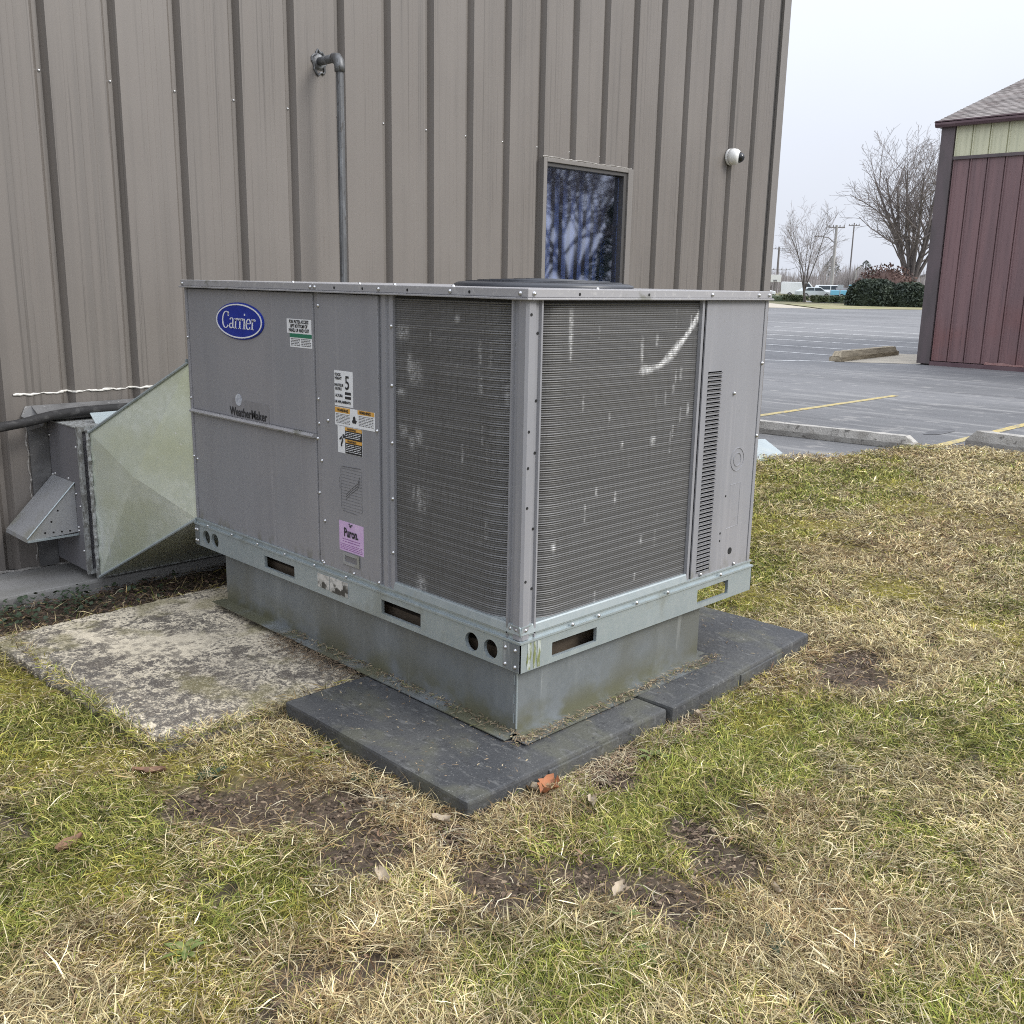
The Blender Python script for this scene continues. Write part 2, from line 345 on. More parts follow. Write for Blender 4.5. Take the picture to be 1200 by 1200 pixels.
# ------------------------------------------------------------------ mesh helpers
ORIG = {}
def empty(name, loc, label=None, cat=None, group=None):
    o = bpy.data.objects.new(name, None); COL.objects.link(o); o.location = loc
    ORIG[o.name] = np.array(loc, float)
    if label: tag(o, label, cat, group)
    return o
def tag(o, label=None, cat=None, group=None, kind=None):
    if label: o['label'] = label
    if cat: o['category'] = cat
    if group: o['group'] = group
    if kind: o['kind'] = kind
    return o
def link_mesh(name, me, m, parent=None, origin=None):
    o = bpy.data.objects.new(name, me); COL.objects.link(o)
    if m is not None and not me.materials: me.materials.append(m)
    if parent is not None:
        o.parent = parent; ORIG[o.name] = ORIG[parent.name]
    elif origin is not None:
        o.location = origin; ORIG[o.name] = np.array(origin, float)
    else:
        ORIG[o.name] = np.zeros(3)
    return o

class MB:
    def __init__(s): s.v = []; s.f = []; s.c = []
    def add(s, vs, fs, col=None):
        b = len(s.v); s.v.extend([tuple(map(float, p)) for p in vs]); s.f.extend([tuple(b+i for i in f) for f in fs])
        if col is not None: s.c.extend([col]*len(vs))
        return s
    def box(s, x0, x1, y0, y1, z0, z1, col=None):
        vs = [(x, y, z) for z in (z0, z1) for y in (y0, y1) for x in (x0, x1)]
        return s.add(vs, [(0, 2, 3, 1), (4, 5, 7, 6), (0, 1, 5, 4), (2, 6, 7, 3), (0, 4, 6, 2), (1, 3, 7, 5)], col)
    def quad(s, a, b, c, d, col=None): return s.add([a, b, c, d], [(0, 1, 2, 3)], col)
    def obox(s, c, ax, hl):
        c = np.array(c, float); A = [np.array(a, float) for a in ax]
        vs = [c+A[0]*hl[0]*i+A[1]*hl[1]*j+A[2]*hl[2]*k for k in (-1, 1) for j in (-1, 1) for i in (-1, 1)]
        return s.add(vs, [(0, 2, 3, 1), (4, 5, 7, 6), (0, 1, 5, 4), (2, 6, 7, 3), (0, 4, 6, 2), (1, 3, 7, 5)])
    def prism(s, poly, fn, d0, d1):
        n = len(poly)
        vs = [fn(u, v, d0) for u, v in poly]+[fn(u, v, d1) for u, v in poly]
        fs = [tuple(range(n)), tuple(range(2*n-1, n-1, -1))]+[(i, n+i, n+(i+1) % n, (i+1) % n) for i in range(n)]
        return s.add(vs, fs)
    def tube(s, path, r, n=8, cap=True, col=None):
        P = [np.array(p, float) for p in path]
        rs = r if hasattr(r, '__len__') else [r]*len(P)
        vs = []; fs = []
        t0 = P[1]-P[0]; t0 /= np.linalg.norm(t0)
        a = np.cross(t0, (0, 0, 1.0))
        if np.linalg.norm(a) < 1e-3: a = np.cross(t0, (1.0, 0, 0))
        a /= np.linalg.norm(a)
        for i, p in enumerate(P):
            t = P[min(i+1, len(P)-1)]-P[max(i-1, 0)]; t /= (np.linalg.norm(t)+1e-12)
            a = a-t*np.dot(a, t); a /= (np.linalg.norm(a)+1e-12); b = np.cross(t, a)
            for k in range(n):
                an = 2*math.pi*k/n
                vs.append(p+(a*math.cos(an)+b*math.sin(an))*rs[i])
        for i in range(len(P)-1):
            for k in range(n):
                k2 = (k+1) % n
                fs.append((i*n+k, i*n+k2, (i+1)*n+k2, (i+1)*n+k))
        if cap:
            fs.append(tuple(range(n-1, -1, -1))); m = (len(P)-1)*n; fs.append(tuple(m+k for k in range(n)))
        return s.add(vs, fs, col)
    def dome(s, c, nrm, r, h, n=8, rings=2):
        nrm = np.array(nrm, float); nrm /= np.linalg.norm(nrm)
        a = np.cross(nrm, (0, 0, 1.0))
        if np.linalg.norm(a) < 1e-3: a = np.array([1.0, 0, 0])
        a /= np.linalg.norm(a); b = np.cross(nrm, a); c = np.array(c, float)
        vs = []; fs = []
        for j in range(rings):
            t = math.pi/2*j/rings
            for k in range(n):
                an = 2*math.pi*k/n
                vs.append(c+(a*math.cos(an)+b*math.sin(an))*r*math.cos(t)+nrm*h*math.sin(t))
        vs.append(c+nrm*h)
        for j in range(rings-1):
            for k in range(n):
                k2 = (k+1) % n
                fs.append((j*n+k, j*n+k2, (j+1)*n+k2, (j+1)*n+k))
        j = rings-1
        for k in range(n): fs.append((j*n+k, j*n+(k+1) % n, rings*n))
        return s.add(vs, fs)
    def ring_cell(s, fn, u0, u1, v0, v1, hole, t=.003, lip=.012):
        """rectangular plate piece with one hole; hole=('c',u,v,r) or ('r',ua,ub,va,vb)"""
        if hole is None:
            return s.prism([(u0, v0), (u1, v0), (u1, v1), (u0, v1)], fn, 0, t)
        if hole[0] == 'c': cu, cv = hole[1], hole[2]
        else: cu, cv = (hole[1]+hole[2])/2, (hole[3]+hole[4])/2
        def rect(an, a0, a1, b0, b1):
            du, dv = math.cos(an), math.sin(an); k = 1e9
            if du > 1e-9: k = min(k, (a1-cu)/du)
            if du < -1e-9: k = min(k, (a0-cu)/du)
            if dv > 1e-9: k = min(k, (b1-cv)/dv)
            if dv < -1e-9: k = min(k, (b0-cv)/dv)
            return (cu+du*k, cv+dv*k)
        angs = [math.atan2(v-cv, u-cu) for u in (u0, u1) for v in (v0, v1)]
        if hole[0] == 'c': angs += [2*math.pi*k/24-math.pi+.01 for k in range(24)]
        else: angs += [math.atan2(v-cv, u-cu) for u in hole[1:3] for v in hole[3:5]]
        angs = sorted(set(round(a, 6) for a in angs))
        out = [rect(a, u0, u1, v0, v1) for a in angs]
        inn = [(cu+math.cos(a)*hole[3], cv+math.sin(a)*hole[3]) for a in angs] if hole[0] == 'c' else [rect(a, *hole[1:5]) for a in angs]
        n = len(angs)
        vs = [fn(u, v, 0) for u, v in out]+[fn(u, v, 0) for u, v in inn]+[fn(u, v, lip) for u, v in inn]
        fs = []
        for i in range(n):
            j = (i+1) % n
            fs += [(i, j, n+j, n+i), (n+i, n+j, 2*n+j, 2*n+i)]
        return s.add(vs, fs)
    def build(s, name, m, parent=None, origin=None, smooth=False, bevel=0, attr=None):
        me = bpy.data.meshes.new(name)
        off = np.zeros(3)
        if parent is not None: off = ORIG[parent.name]
        elif origin is not None: off = np.array(origin, float)
        V = np.array(s.v)-off
        me.from_pydata([tuple(p) for p in V], [], s.f)
        if attr:
            a = me.color_attributes.new(attr, 'FLOAT_COLOR', 'POINT')
            a.data.foreach_set('color', np.array([(*c, 1) for c in s.c], np.float32).ravel())
        bm = bmesh.new(); bm.from_mesh(me)
        bmesh.ops.recalc_face_normals(bm, faces=bm.faces)
        if bevel:
            ed = [e for e in bm.edges if len(e.link_faces) == 2 and e.calc_face_angle(0) > .5]
            bmesh.ops.bevel(bm, geom=ed, offset=bevel, segments=2, affect='EDGES', profile=.6, clamp_overlap=True)
        if smooth:
            for f in bm.faces: f.smooth = True
        bm.to_mesh(me); bm.free()
        return link_mesh(name, me, m, parent, origin)

def np_mesh(name, V, quads=None, tris=None, col=None, attr='tint'):
    me = bpy.data.meshes.new(name)
    loops = []; starts = []; totals = []; c = 0
    if quads is not None and len(quads):
        loops.append(quads.ravel()); starts.append(np.arange(len(quads))*4); totals.append(np.full(len(quads), 4)); c = len(quads)*4
    if tris is not None and len(tris):
        loops.append(tris.ravel()); starts.append(c+np.arange(len(tris))*3); totals.append(np.full(len(tris), 3))
    loops = np.concatenate(loops).astype(np.int32); starts = np.concatenate(starts).astype(np.int32); totals = np.concatenate(totals).astype(np.int32)
    me.vertices.add(len(V)); me.vertices.foreach_set('co', V.astype(np.float32).ravel())
    me.loops.add(len(loops)); me.loops.foreach_set('vertex_index', loops)
    me.polygons.add(len(starts)); me.polygons.foreach_set('loop_start', starts); me.polygons.foreach_set('loop_total', totals)
    me.update(calc_edges=True); me.validate()
    if col is not None:
        a = me.color_attributes.new(attr, 'FLOAT_COLOR', 'POINT')
        a.data.foreach_set('color', np.hstack([col, np.ones((len(col), 1))]).astype(np.float32).ravel())
    return me

def text_mesh(name, body, size, fn, m, parent, align='LEFT', shear=0.0, offset=0.0, sx=1.0, depth=.0012, line=1.0):
    cu = bpy.data.curves.new(name, 'FONT'); cu.body = body; cu.size = size; cu.align_x = align
    cu.shear = shear; cu.offset = offset; cu.space_line = line; cu.resolution_u = 3
    t = bpy.data.objects.new(name, cu); COL.objects.link(t)
    dg = bpy.context.evaluated_depsgraph_get(); dg.update()
    me = bpy.data.meshes.new_from_object(t.evaluated_get(dg))
    bpy.data.objects.remove(t); bpy.data.curves.remove(cu)
    off = ORIG[parent.name]
    for v in me.vertices:
        p = fn(v.co.x*sx, v.co.y, depth); v.co = Vector(np.array(p)-off)
    me.materials.clear()
    me.name = name
    return link_mesh(name, me, m, parent)

# value noise (numpy)
_perm = np.random.default_rng(3).random((256, 256))
def vnoise(x, y):
    xi = np.floor(x).astype(int); yi = np.floor(y).astype(int); fx = x-xi; fy = y-yi
    fx = fx*fx*(3-2*fx); fy = fy*fy*(3-2*fy)
    g = lambda a, b: _perm[a % 256, b % 256]
    return (g(xi, yi)*(1-fx)+g(xi+1, yi)*fx)*(1-fy)+(g(xi, yi+1)*(1-fx)+g(xi+1, yi+1)*fx)*fy
def fbm(x, y, s, o=4, off=0.0):
    r = 0; a = .5; t = 0
    for i in range(o):
        r = r+a*vnoise(x*s+off+i*17.3, y*s+off*1.7+i*9.1); t += a; a *= .5; s *= 2.03
    return r/t
def sstep(a, b, x):
    t = np.clip((x-a)/(b-a), 0, 1); return t*t*(3-2*t)

ZO = 0.27
Lz = lambda z: z+ZO
#@@ SETTING
# ------------------------------------------------------------------ ground, asphalt, markings
def sheet(name, pts, z, m, label=None):
    mb = MB(); mb.add([(x, y, z) for x, y in pts], [tuple(range(len(pts)))])
    return tag(mb.build(name, M[m]), label, kind='structure')
sheet('ground', [(-900, -900), (1500, -900), (1500, 900), (-900, 900)], -.075, 'ground')
LOT = -.03
sheet('parking_lot', [(4.6, -40), (70, -40), (69, 27.5), (60.5, 31), (50, 42), (5.85, 42), (5.85, 2.6), (4.6, 2.6)], LOT, 'asphalt')
sheet('road', [(79, 20), (90, 55), (97, 51), (86, 16)], -.05, 'asphalt')
sheet('grass_verge', [(70.3, 27.6), (60.6, 31.4), (75, 43), (82, 40), (78, 20)], -.03, 'verge')
sheet('concrete_apron', [(16.0, 7.4), (16.95, 6.14), (20.2, 6.14), (19.6, 7.75)], LOT+.004, 'apron')
sheet('pavement', [(60.2, 31.8), (52, 42), (66, 54), (76, 45)], -.026, 'apron')
def line(x0, y0, x1, y1, w, m, z=LOT+.004):
    d = np.array([x1-x0, y1-y0], float); d /= np.linalg.norm(d); nx, ny = -d[1]*w/2, d[0]*w/2
    sheet('yellow_line' if m == 'yellow_line' else 'white_line', [(x0+nx, y0+ny), (x1+nx, y1+ny), (x1-nx, y1-ny), (x0-nx, y0-ny)], z, m)
line(6.7, 3.92, 11.05, 3.91, .095, 'yellow_line')
line(7.0, 1.735, 11.0, 1.745, .095, 'yellow_line')
line(13.9, 9.75, 16.2, 7.28, .12, 'white_line')
for X, ya_, yb_ in ((17.7, 8.05, 14), (19.9, 8.9, 15), (22.3, 8.5, 15), (24.5, 9.3, 15), (27.2, 10.5, 16), (30, 11, 17), (34, 14, 20)):
    line(X, ya_, X, yb_, .11, 'white_line')
# damp stain on the asphalt
mb = MB(); mb.add([(8.1+.30*math.cos(a)*(1+.15*math.sin(3*a)), 2.1+.10*math.sin(a)*(1+.2*math.cos(2*a)), LOT+.004) for a in np.linspace(0, 2*math.pi, 20, endpoint=False)], [tuple(range(20))])
M['stain'] = mat('damp_stain', (.072, .072, .075), .7, 0, [N(scale=(9, 5, 1), detail=6, lo=.42, hi=.58, color=(.105, .106, .109))])
tag(mb.build('asphalt_stain', M['stain']), kind='structure')

# ------------------------------------------------------------------ lawn
EDGE = [(4.85, 2.9), (5.05, 2.45), (5.7, 1.96), (6.7, 1.83), (7.05, 1.46), (7.07, .9), (7.0, -2), (6.9, -16)]
def edge_dist(x, y):
    """signed distance-like value: positive on the lawn side of the asphalt edge"""
    ey = np.array([p[1] for p in EDGE][::-1]); ex = np.array([p[0] for p in EDGE][::-1])
    return np.interp(y, ey, ex)+.05*(fbm(x, y, 9, 3)-.5)-x
PADS = [((-.345, -.158), (.495, -.16), (.51, .705), (-.35, .70))]
def inrect(x, y, x0, x1, y0, y1, mrg=0): return (x > x0-mrg) & (x < x1+mrg) & (y > y0-mrg) & (y < y1+mrg)
PB_C, PB_A = np.array([.505, -.172]), R_(3.3)
def pb(x, y):
    dx, dy = x-PB_C[0], y-PB_C[1]
    return dx*math.cos(PB_A)+dy*math.sin(PB_A), -dx*math.sin(PB_A)+dy*math.cos(PB_A)
SL = [(-.776, 1.924), (.95, 1.99), (.95, .70), (-.713, .731)]
def in_slab(x, y, m=0):
    return inrect(x, y, -.745, .96, .715, 1.96, m)
def covered(x, y, m=0.0):
    a = inrect(x, y, -.345, .5, -.16, .70, m)
    u, v = pb(x, y)
    b = inrect(u, v, 0, .95, 0, .9, m)
    return a | b | in_slab(x, y, m) | (y > 2.39)
def blob(x, y, pts, p=1.0):
    r = np.zeros_like(x)
    for (bx, by, br) in pts:
        wob = 1+.7*(fbm(x, y, 6, 3, bx*7)-.5)
        r = np.maximum(r, np.exp(-(((x-bx)**2+(y-by)**2)/(br*wob)**2)**1.2))
    return r
GREEN = [(.62, -.30, .26), (.25, -.36, .18), (.93, -.36, .14), (.02, -.42, .16), (-1.0, .5, .30), (-1.2, .35, .3), (-.95, 1.05, .26), (3.9, 1.4, .6),
         (2.2, .9, .5), (5.2, 1.5, .5), (-.9, -.1, .22), (-.6, -.7, .2), (1.2, -1.0, .2), (2.6, -.6, .3), (1.7, .5, .3)]
MOSS = [(-.87, 1.48, .16), (-.89, .77, .12), (-.75, .62, .10), (1.87, .39, .22), (2.49, .01, .2), (-.62, .42, .09), (-.35, .33, .1), (-1.02, .9, .12), (2.0, .8, .3), (-1.1, .2, .1), (3.0, 1.2, .4), (-.85, -.2, .08)]
DIRT = [(-.70, .30, .15), (-.60, -.08, .13), (-.45, -.40, .12), (-.30, -.52, .09), (-.22, -.71, .12), (-.02, -.71, .10), (.05, -.58, .08), (1.30, -.36, .15), (1.5, -.30, .1),
        (-.80, .40, .09), (-.55, .12, .12), (-.30, .22, .07), (-.42, -.18, .06), (.10, -.25, .08)]
DEAD = [(-.45, .30, .2), (-.40, -.10, .16), (-.2, -.28, .17), (.15, -.24, .13), (.55, -.19, .08), (1.05, -.2, .12), (1.45, -.2, .2), (6.3, 1.6, .3), (5.5, 1.9, .25), (3.1, .28, .4), (4.0, .2, .5), (0, -1.0, .2), (.3, -.7, .15),
        (-1.2, 0, .15), (-.9, -.4, .2)]
def fields(x, y):
    n1 = fbm(x, y, 1.3, 4, 5); n2 = fbm(x, y, 4.2, 4, 21); n3 = fbm(x, y, 13, 3, 40)
    dirt = np.clip(blob(x, y, [(a, b, r*1.05) for a, b, r in DIRT])*1.25+sstep(.68, .78, n2)*.7*(x < 2.5), 0, 1)
    wallgap = ((y > 1.9) & (x < 1.5)).astype(float)*sstep(1.93, 1.99, y)
    dirt = np.maximum(dirt, wallgap*.95)
    moss = np.clip(blob(x, y, MOSS)*.9+sstep(.60, .70, fbm(x, y, 2.6, 4, 77))*.75, 0, 1)*(1-dirt)
    dead = np.clip(blob(x, y, DEAD), 0, 1)
    far = sstep(2.5, 6.5, np.hypot(x-CAM[0], y-CAM[1]))
    green = np.clip(.10+blob(x, y, GREEN)*.75+sstep(.46, .62, n1)*.45+(n3-.5)*.9+(n2-.5)*.6-.5*dead-.16*sstep(.9, 2.4, x), 0, 1)
    return dirt, moss, dead, green, n2, n3
def axis(lo, f0, f1, hi, fine, k=1.35):
    a = list(np.arange(f0, f1+1e-6, fine)); s = fine
    p = f1
    while p < hi: s *= k; p += s; a.append(p)
    s = fine; p = f0; b = []
    while p > lo: s *= k; p -= s; b.append(p)
    return np.array(b[::-1]+a)
gx = axis(-14, -2.4, 7.2, 7.9, .03); gy = axis(-16, -2.0, 2.4, 2.75, .03)
X, Y = np.meshgrid(gx, gy)
dirt, moss, dead, green, n2, n3 = fields(X, Y)
Z = .012*(fbm(X, Y, 2.2, 4)-.5)*2+.010*(fbm(X, Y, 16, 3, 9)-.5)*2-.012*dirt+.012*moss*fbm(X, Y, 22, 2)
ed = edge_dist(X, Y)
Z = Z-.055*sstep(.10, -.02, ed)
Z = np.where(covered(X, Y, -.06), -.05, Z)
base = np.array([.105, .080, .042])*np.ones(X.shape+(1,))
def mixc(c, col, f): return c*(1-f[..., None])+np.array(col)*f[..., None]
base = mixc(base, (.070, .072, .022), np.clip(green, 0, 1))
base = mixc(base, (.23, .20, .025), moss*.9)
base = mixc(base, (.125, .085, .055), dead*.6)
base = base*(.55+.9*fbm(X, Y, 12, 3, 71))[..., None]
base = mixc(base, (.085, .060, .041), dirt)
ny, nx = X.shape
idx = np.arange(ny*nx).reshape(ny, nx)
Q = np.stack([idx[:-1, :-1], idx[:-1, 1:], idx[1:, 1:], idx[1:, :-1]], -1).reshape(-1, 4)
keep = (ed.ravel()[Q].max(1) > -.03)
me = np_mesh('lawn', np.stack([X.ravel(), Y.ravel(), Z.ravel()], 1), quads=Q[keep], col=base.reshape(-1, 3))
for p in me.polygons: p.use_smooth = True
tag(link_mesh('lawn', me, M['lawn']), kind='structure')

# ------------------------------------------------------------------ concrete slab, foundation handled with the building
def rough_slab(name, pts, z0, z1, m, seed, seg=60):
    """slab with slightly chipped edge"""
    P = []
    rg = np.random.default_rng(seed)
    for i in range(4):
        a = np.array(pts[i]); b = np.array(pts[(i+1) % 4])
        for k in range(seg):
            p = a+(b-a)*k/seg; P.append(p+rg.normal(0, .006, 2)+(np.array(pts).mean(0)-a)*(.01 if k == 0 else 0))
    n = len(P); mb = MB()
    c = np.array(pts).mean(0)
    top = [(*(p+(c-p)*.008), z1) for p in P]; mid = [(*p, z1-.007) for p in P]; bot = [(*p, z0) for p in P]
    mb.add(top+mid+bot, [tuple(range(n))]+[(i, (i+1) % n, n+(i+1) % n, n+i) for i in range(n)]+[(n+i, n+(i+1) % n, 2*n+(i+1) % n, 2*n+i) for i in range(n)])
    return mb.build(name, M[m])
tag(rough_slab('concrete_slab', [(-.735, .725), (1.1, .69), (1.1, 2.0), (-.815, 1.935)], -.06, .042, 'slab', 1), kind='structure')

# ------------------------------------------------------------------ main building
bld = empty('metal_building', (0, 2.8, 0), 'taupe metal building clad in tall vertically grooved panels behind the cooling unit', 'building')
YW = 2.754; PITCH = .3048; X0 = -.112
prof = [(0, 0), (.118, 0), (.121, .0018), (.150, .0018), (.153, .0030), (.176, .0030), (.179, .0045), (.243, .0045), (.265, .035), (.284, .035), (.3048, 0)]
def panel_mesh(zb, zt, nm='wall_panel'):
    mb = MB()
    n = len(prof)
    vs = [(p[0], p[1], z) for z in (zb, zt) for p in prof]
    mb.add(vs, [(i, i+1, n+i+1, n+i) for i in range(n-1)])
    me = bpy.data.meshes.new(nm); me.from_pydata(mb.v, [], mb.f); me.materials.append(M['taupe']); return me
me_full = panel_mesh(.047, 4.7); me_short = panel_mesh(1.862+ZO, 4.7); me_low = panel_mesh(.047, .72+ZO)
for k in range(-22, 19):
    for me in ([me_short, me_low] if k in (10, 11, 12) else [me_full]):
        o = bpy.data.objects.new('wall_panel', me); COL.objects.link(o); o.parent = bld
        o.location = (X0+k*PITCH, YW-2.8, 0)
# core built around the window opening
mb = MB(); mb.box(-6.9, 2.93, 2.795, 14, 0, 4.7); mb.box(3.80, 5.66, 2.795, 14, 0, 4.7)
mb.box(2.93, 3.80, 2.795, 14, 1.87+ZO, 4.7); mb.box(2.93, 3.80, 2.795, 14, 0, .71+ZO); mb.box(2.93, 3.80, 3.9, 14, .71+ZO, 1.87+ZO)
mb.build('building_core', M['dark'], bld)
mb = MB(); mb.box(5.655, 5.755, 2.742, 2.85, .047, 4.72); mb.box(5.70, 5.757, 2.85, 14, 0.02, 4.72)
mb.build('corner_trim', M['taupe_trim'], bld, bevel=.003)
mb = MB(); mb.box(5.612, 5.654, 2.765, 2.79, .047, 4.7); mb.build('trim_gap', M['dark_trim'], bld)
mb = MB(); mb.prism([(-7.3, 4.70), (-.6, 6.1), (6.1, 4.70)], lambda u, v, d: (u, 2.45+d, v), 0, 11.8); mb.build('roof', M['roof_metal'], bld)
# foundation ledge
mb = MB(); mb.box(-6.9, 4.2, 2.392, 2.94, -.12, .044); mb.box(4.2, 5.70, 2.72, 2.94, -.12, .044); mb.build('foundation_ledge', M['ledge'], bld, bevel=.012)
mb = MB()
xs = np.arange(-6.5, -.02, .03); mb.tube([(x, 2.752+.01*math.sin(x*37), .047+.004*math.sin(x*61)) for x in xs], .007, 5); mb.build('base_sealant', M['old_sealant'], bld)
# screws in the grooves (one row)
mb = MB()
for k in range(-12, 18):
    mb.dome((X0+k*PITCH+.2745, YW+.035, 1.92+ZO), (0, -1, 0), .0075, .006, 8)
    mb.dome((X0+k*PITCH+.2745, YW+.035, 3.4+ZO), (0, -1, 0), .0075, .006, 8)
tag(mb.build('panel_screws', M['screw'], bld, smooth=True), kind='stuff')
# window
wf = MB()
wx0, wx1, wz0, wz1 = 2.925, 3.835, .74+ZO, 1.862+ZO
wf.box(wx0, wx0+.032, 2.738, 2.84, wz0, wz1); wf.box(wx1-.055, wx1, 2.738, 2.84, wz0, wz1)
wf.box(wx0+.032, wx1-.055, 2.738, 2.84, wz1-.026, wz1); wf.box(wx0+.032, wx1-.055, 2.738, 2.84, wz0, wz0+.04)
win = wf.build('window', M['taupe_trim'], bld, bevel=.003)
mb = MB(); a0, a1 = wx0+.033, wx1-.056
mb.box(a0, a0+.012, 2.75, 2.83, wz0+.04, wz1-.027); mb.box(a1-.035, a1, 2.75, 2.83, wz0+.04, wz1-.027); mb.box(a0+.012, a1-.035, 2.75, 2.83, wz1-.05, wz1-.027)
mb.build('frame', M['dark_trim'], win)
mb = MB(); mb.box(a0+.0125, a1-.0355, 2.790, 2.794, wz0+.041, wz1-.051); mb.build('pane', M['glass'], win)
mb = MB(); mb.tube([(wx0-.01+i*.03, 2.742, wz1+.004+.002*math.sin(i*1.7)+.002*math.sin(i*.6)) for i in range(31)], [.0045+.002*math.sin(i*2.3) for i in range(31)], 6); mb.build('sealant_bead', M['old_sealant'], win)
me = None
for i in range(10):
    mb = MB(); xx = a0+.03+i*.082; mb.obox((xx+.03, 2.93, (wz0+wz1)/2), ((.94, .34, 0), (-.34, .94, 0), (0, 0, 1)), (.040, .0012, .53))
    mb.build('blind_slat', M['blind'], win)
# dark reveal strip left of the window (deep groove end)
# wall pipe
rt = empty('wall_pipe', (1.385, 2.70, 0), 'galvanised pipe rising up the taupe wall and elbowing into a sealed hole', 'pipe')
px, py = 1.25, 2.575
mb = MB(); mb.tube([(px, py, .0), (px, py, 2.125+ZO)], .019, 12); mb.build('riser', M['pipe'], rt, smooth=False)
mb = MB(); mb.tube([(px, py, 2.095+ZO), (px, py, 2.12+ZO), (px, py+.006, 2.145+ZO), (px, py+.02, 2.16+ZO), (px, py+.05, 2.165+ZO)], [.026, .027, .027, .027, .026], 14); mb.build('elbow', M['pipe'], rt, smooth=True)
mb = MB(); mb.tube([(px, py+.05, 2.165+ZO), (px, 2.79, 2.165+ZO)], .021, 12); mb.build('stub', M['pipe'], rt, smooth=True)
mb = MB(); mb.tube([(px+.040*math.cos(a)*(1+.2*math.sin(a*5)), 2.752, 2.16+ZO+.055*math.sin(a)*(1+.15*math.cos(a*7))) for a in np.linspace(0, 2*math.pi, 26)], .006, 6)
mb.dome((px, 2.757, 2.165+ZO), (0, -1, 0), .045, .014, 14); mb.build('sealant_collar', M['pipe'], rt)
# security camera
sc_ = empty('security_camera', (5.046, 2.75, 2.056+ZO), 'small white dome security camera on the taupe wall near its right corner', 'camera')
cx, cz = 5.03, 2.06+ZO
mb = MB(); mb.tube([(cx, 2.753, cz), (cx, 2.735, cz)], .062, 20); mb.build('base_plate', M['plastic_white'], sc_, bevel=.004)
mb = MB()
def ball(mb, c, r, n=18, m=10):
    vs = []; fs = []
    for j in range(m+1):
        t = math.pi*j/m
        for k in range(n):
            a = 2*math.pi*k/n; vs.append((c[0]+r*math.sin(t)*math.cos(a), c[1]+r*math.sin(t)*math.sin(a), c[2]+r*math.cos(t)))
    for j in range(m):
        for k in range(n): fs.append((j*n+k, j*n+(k+1) % n, (j+1)*n+(k+1) % n, (j+1)*n+k))
    mb.add(vs, fs)
mb.tube([(cx, 2.736, cz), (cx, 2.715, cz), (cx+.004, 2.69, cz-.002), (cx+.012, 2.672, cz-.004)], [.060, .062, .058, .046], 24)
mb.build('housing', M['plastic_white'], sc_, smooth=True)
mb = MB(); ball(mb, (cx+.02, 2.676, cz-.006), .040); mb.build('lens_dome', M['lens'], sc_, smooth=True)
# sealant lines on the wall round the duct
st = empty('sealant_line', (-.38, 2.75, .55+ZO), 'ragged white sealant bead run across the taupe wall above the vent box', 'sealant bead')
def wall_y(x):
    t = (x-X0) % PITCH; return YW+float(np.interp(t, [p[0] for p in prof], [p[1] for p in prof]))
mb = MB(); pts = []
for i, x in enumerate(np.linspace(-.38, .75, 80)):
    pts.append((x, wall_y(x)-.003, .563+ZO+.0022*math.sin(i*.9)+.0016*math.sin(i*2.3)))
mb.tube(pts, [.0042+.0014*math.sin(i*1.37)+.0014*math.sin(i*.5) for i in range(80)], 6); mb.build('top_bead', M['sealant'], st)
mb = MB(); pts = [(-.342+.004*math.sin(i*.7), wall_y(-.342)-.002, .43+ZO-.012*i) for i in range(53)]
mb.tube(pts, [.0028+.0014*math.sin(i*1.9) for i in range(53)], 6); mb.build('side_bead', M['old_sealant'], st)
# ------------------------------------------------------------------ equipment pads
def pad(name, fn, w, l, label, z1, notch):
    mb = MB(); zs = -.04
    o = empty(name, (*fn(w/2, l/2), zs), label, 'equipment pad', 'dark equipment pads under the curb')
    mb.prism([(0, 0), (w, 0), (w, l), (0, l)], lambda u, v, d: (*fn(u, v), d), zs, z1)
    mb.build('slab_body', M['rubber'], o, bevel=.009)
    # moulded rib on the front edge
    mb = MB()
    mb.prism([(notch, -.006), (notch+.30, -.006), (notch+.30, .004), (notch, .004)], lambda u, v, d: (*fn(u, v), d), zs+.002, z1-.014)
    mb.build('edge_rib', M['rubber'], o, bevel=.003)
    return o
pad('equipment_pad', lambda u, v: (-.343+u, -.159+v), .842, .848, 'large dark pad under the near corner of the galvanised curb', .064, .30)
pad('equipment_pad', lambda u, v: (.512+u*math.cos(PB_A)-v*math.sin(PB_A), -.172+u*math.sin(PB_A)+v*math.cos(PB_A)), .945, .93, 'dark pad sticking out to the right beyond the curb and the unit', .069, .42)

# ------------------------------------------------------------------ roof curb
cb = empty('equipment_curb', (.47, .86, .065), 'plain galvanised sheet steel curb with mossy foot carrying the big cooling unit', 'curb')
mb = MB()
x0, x1, y0, y1 = .02, .927, .03, 1.692
za, zb_ = .0665, ZO-.001
t = .003
for (a, b, c, d) in ((x0, x1, y0, y0+t), (x0, x1, y1-t, y1), (x0, x0+t, y0+t, y1-t), (x1-t, x1, y0+t, y1-t)):
    mb.box(a, b, c, d, za, zb_)
mb.build('curb_wall', M['galv_stained'], cb)
mb = MB()
zf = .0725
mb.box(x0-.03, x1+.004, y0-.07, y0, zf-.003, zf); mb.box(x0-.058, x0, y0-.01, y1+.02, zf-.003, zf); mb.box(x1, x1+.05, y0, y1, zf-.003, zf)
mb.build('base_flange', M['galv_stained'], cb)
M['nailer'] = mat('old_timber_nailer', (.085, .065, .046), .9, 0, [N(scale=(20, 20, 60), lo=.45, hi=.62, color=(.06, .045, .03), amount=.8)])
mb = MB(); mb.box(x0+.03, x0+.075, y0+.08, y1-.08, zb_-.02, zb_+.028); mb.build('timber_nailer', M['nailer'], cb)
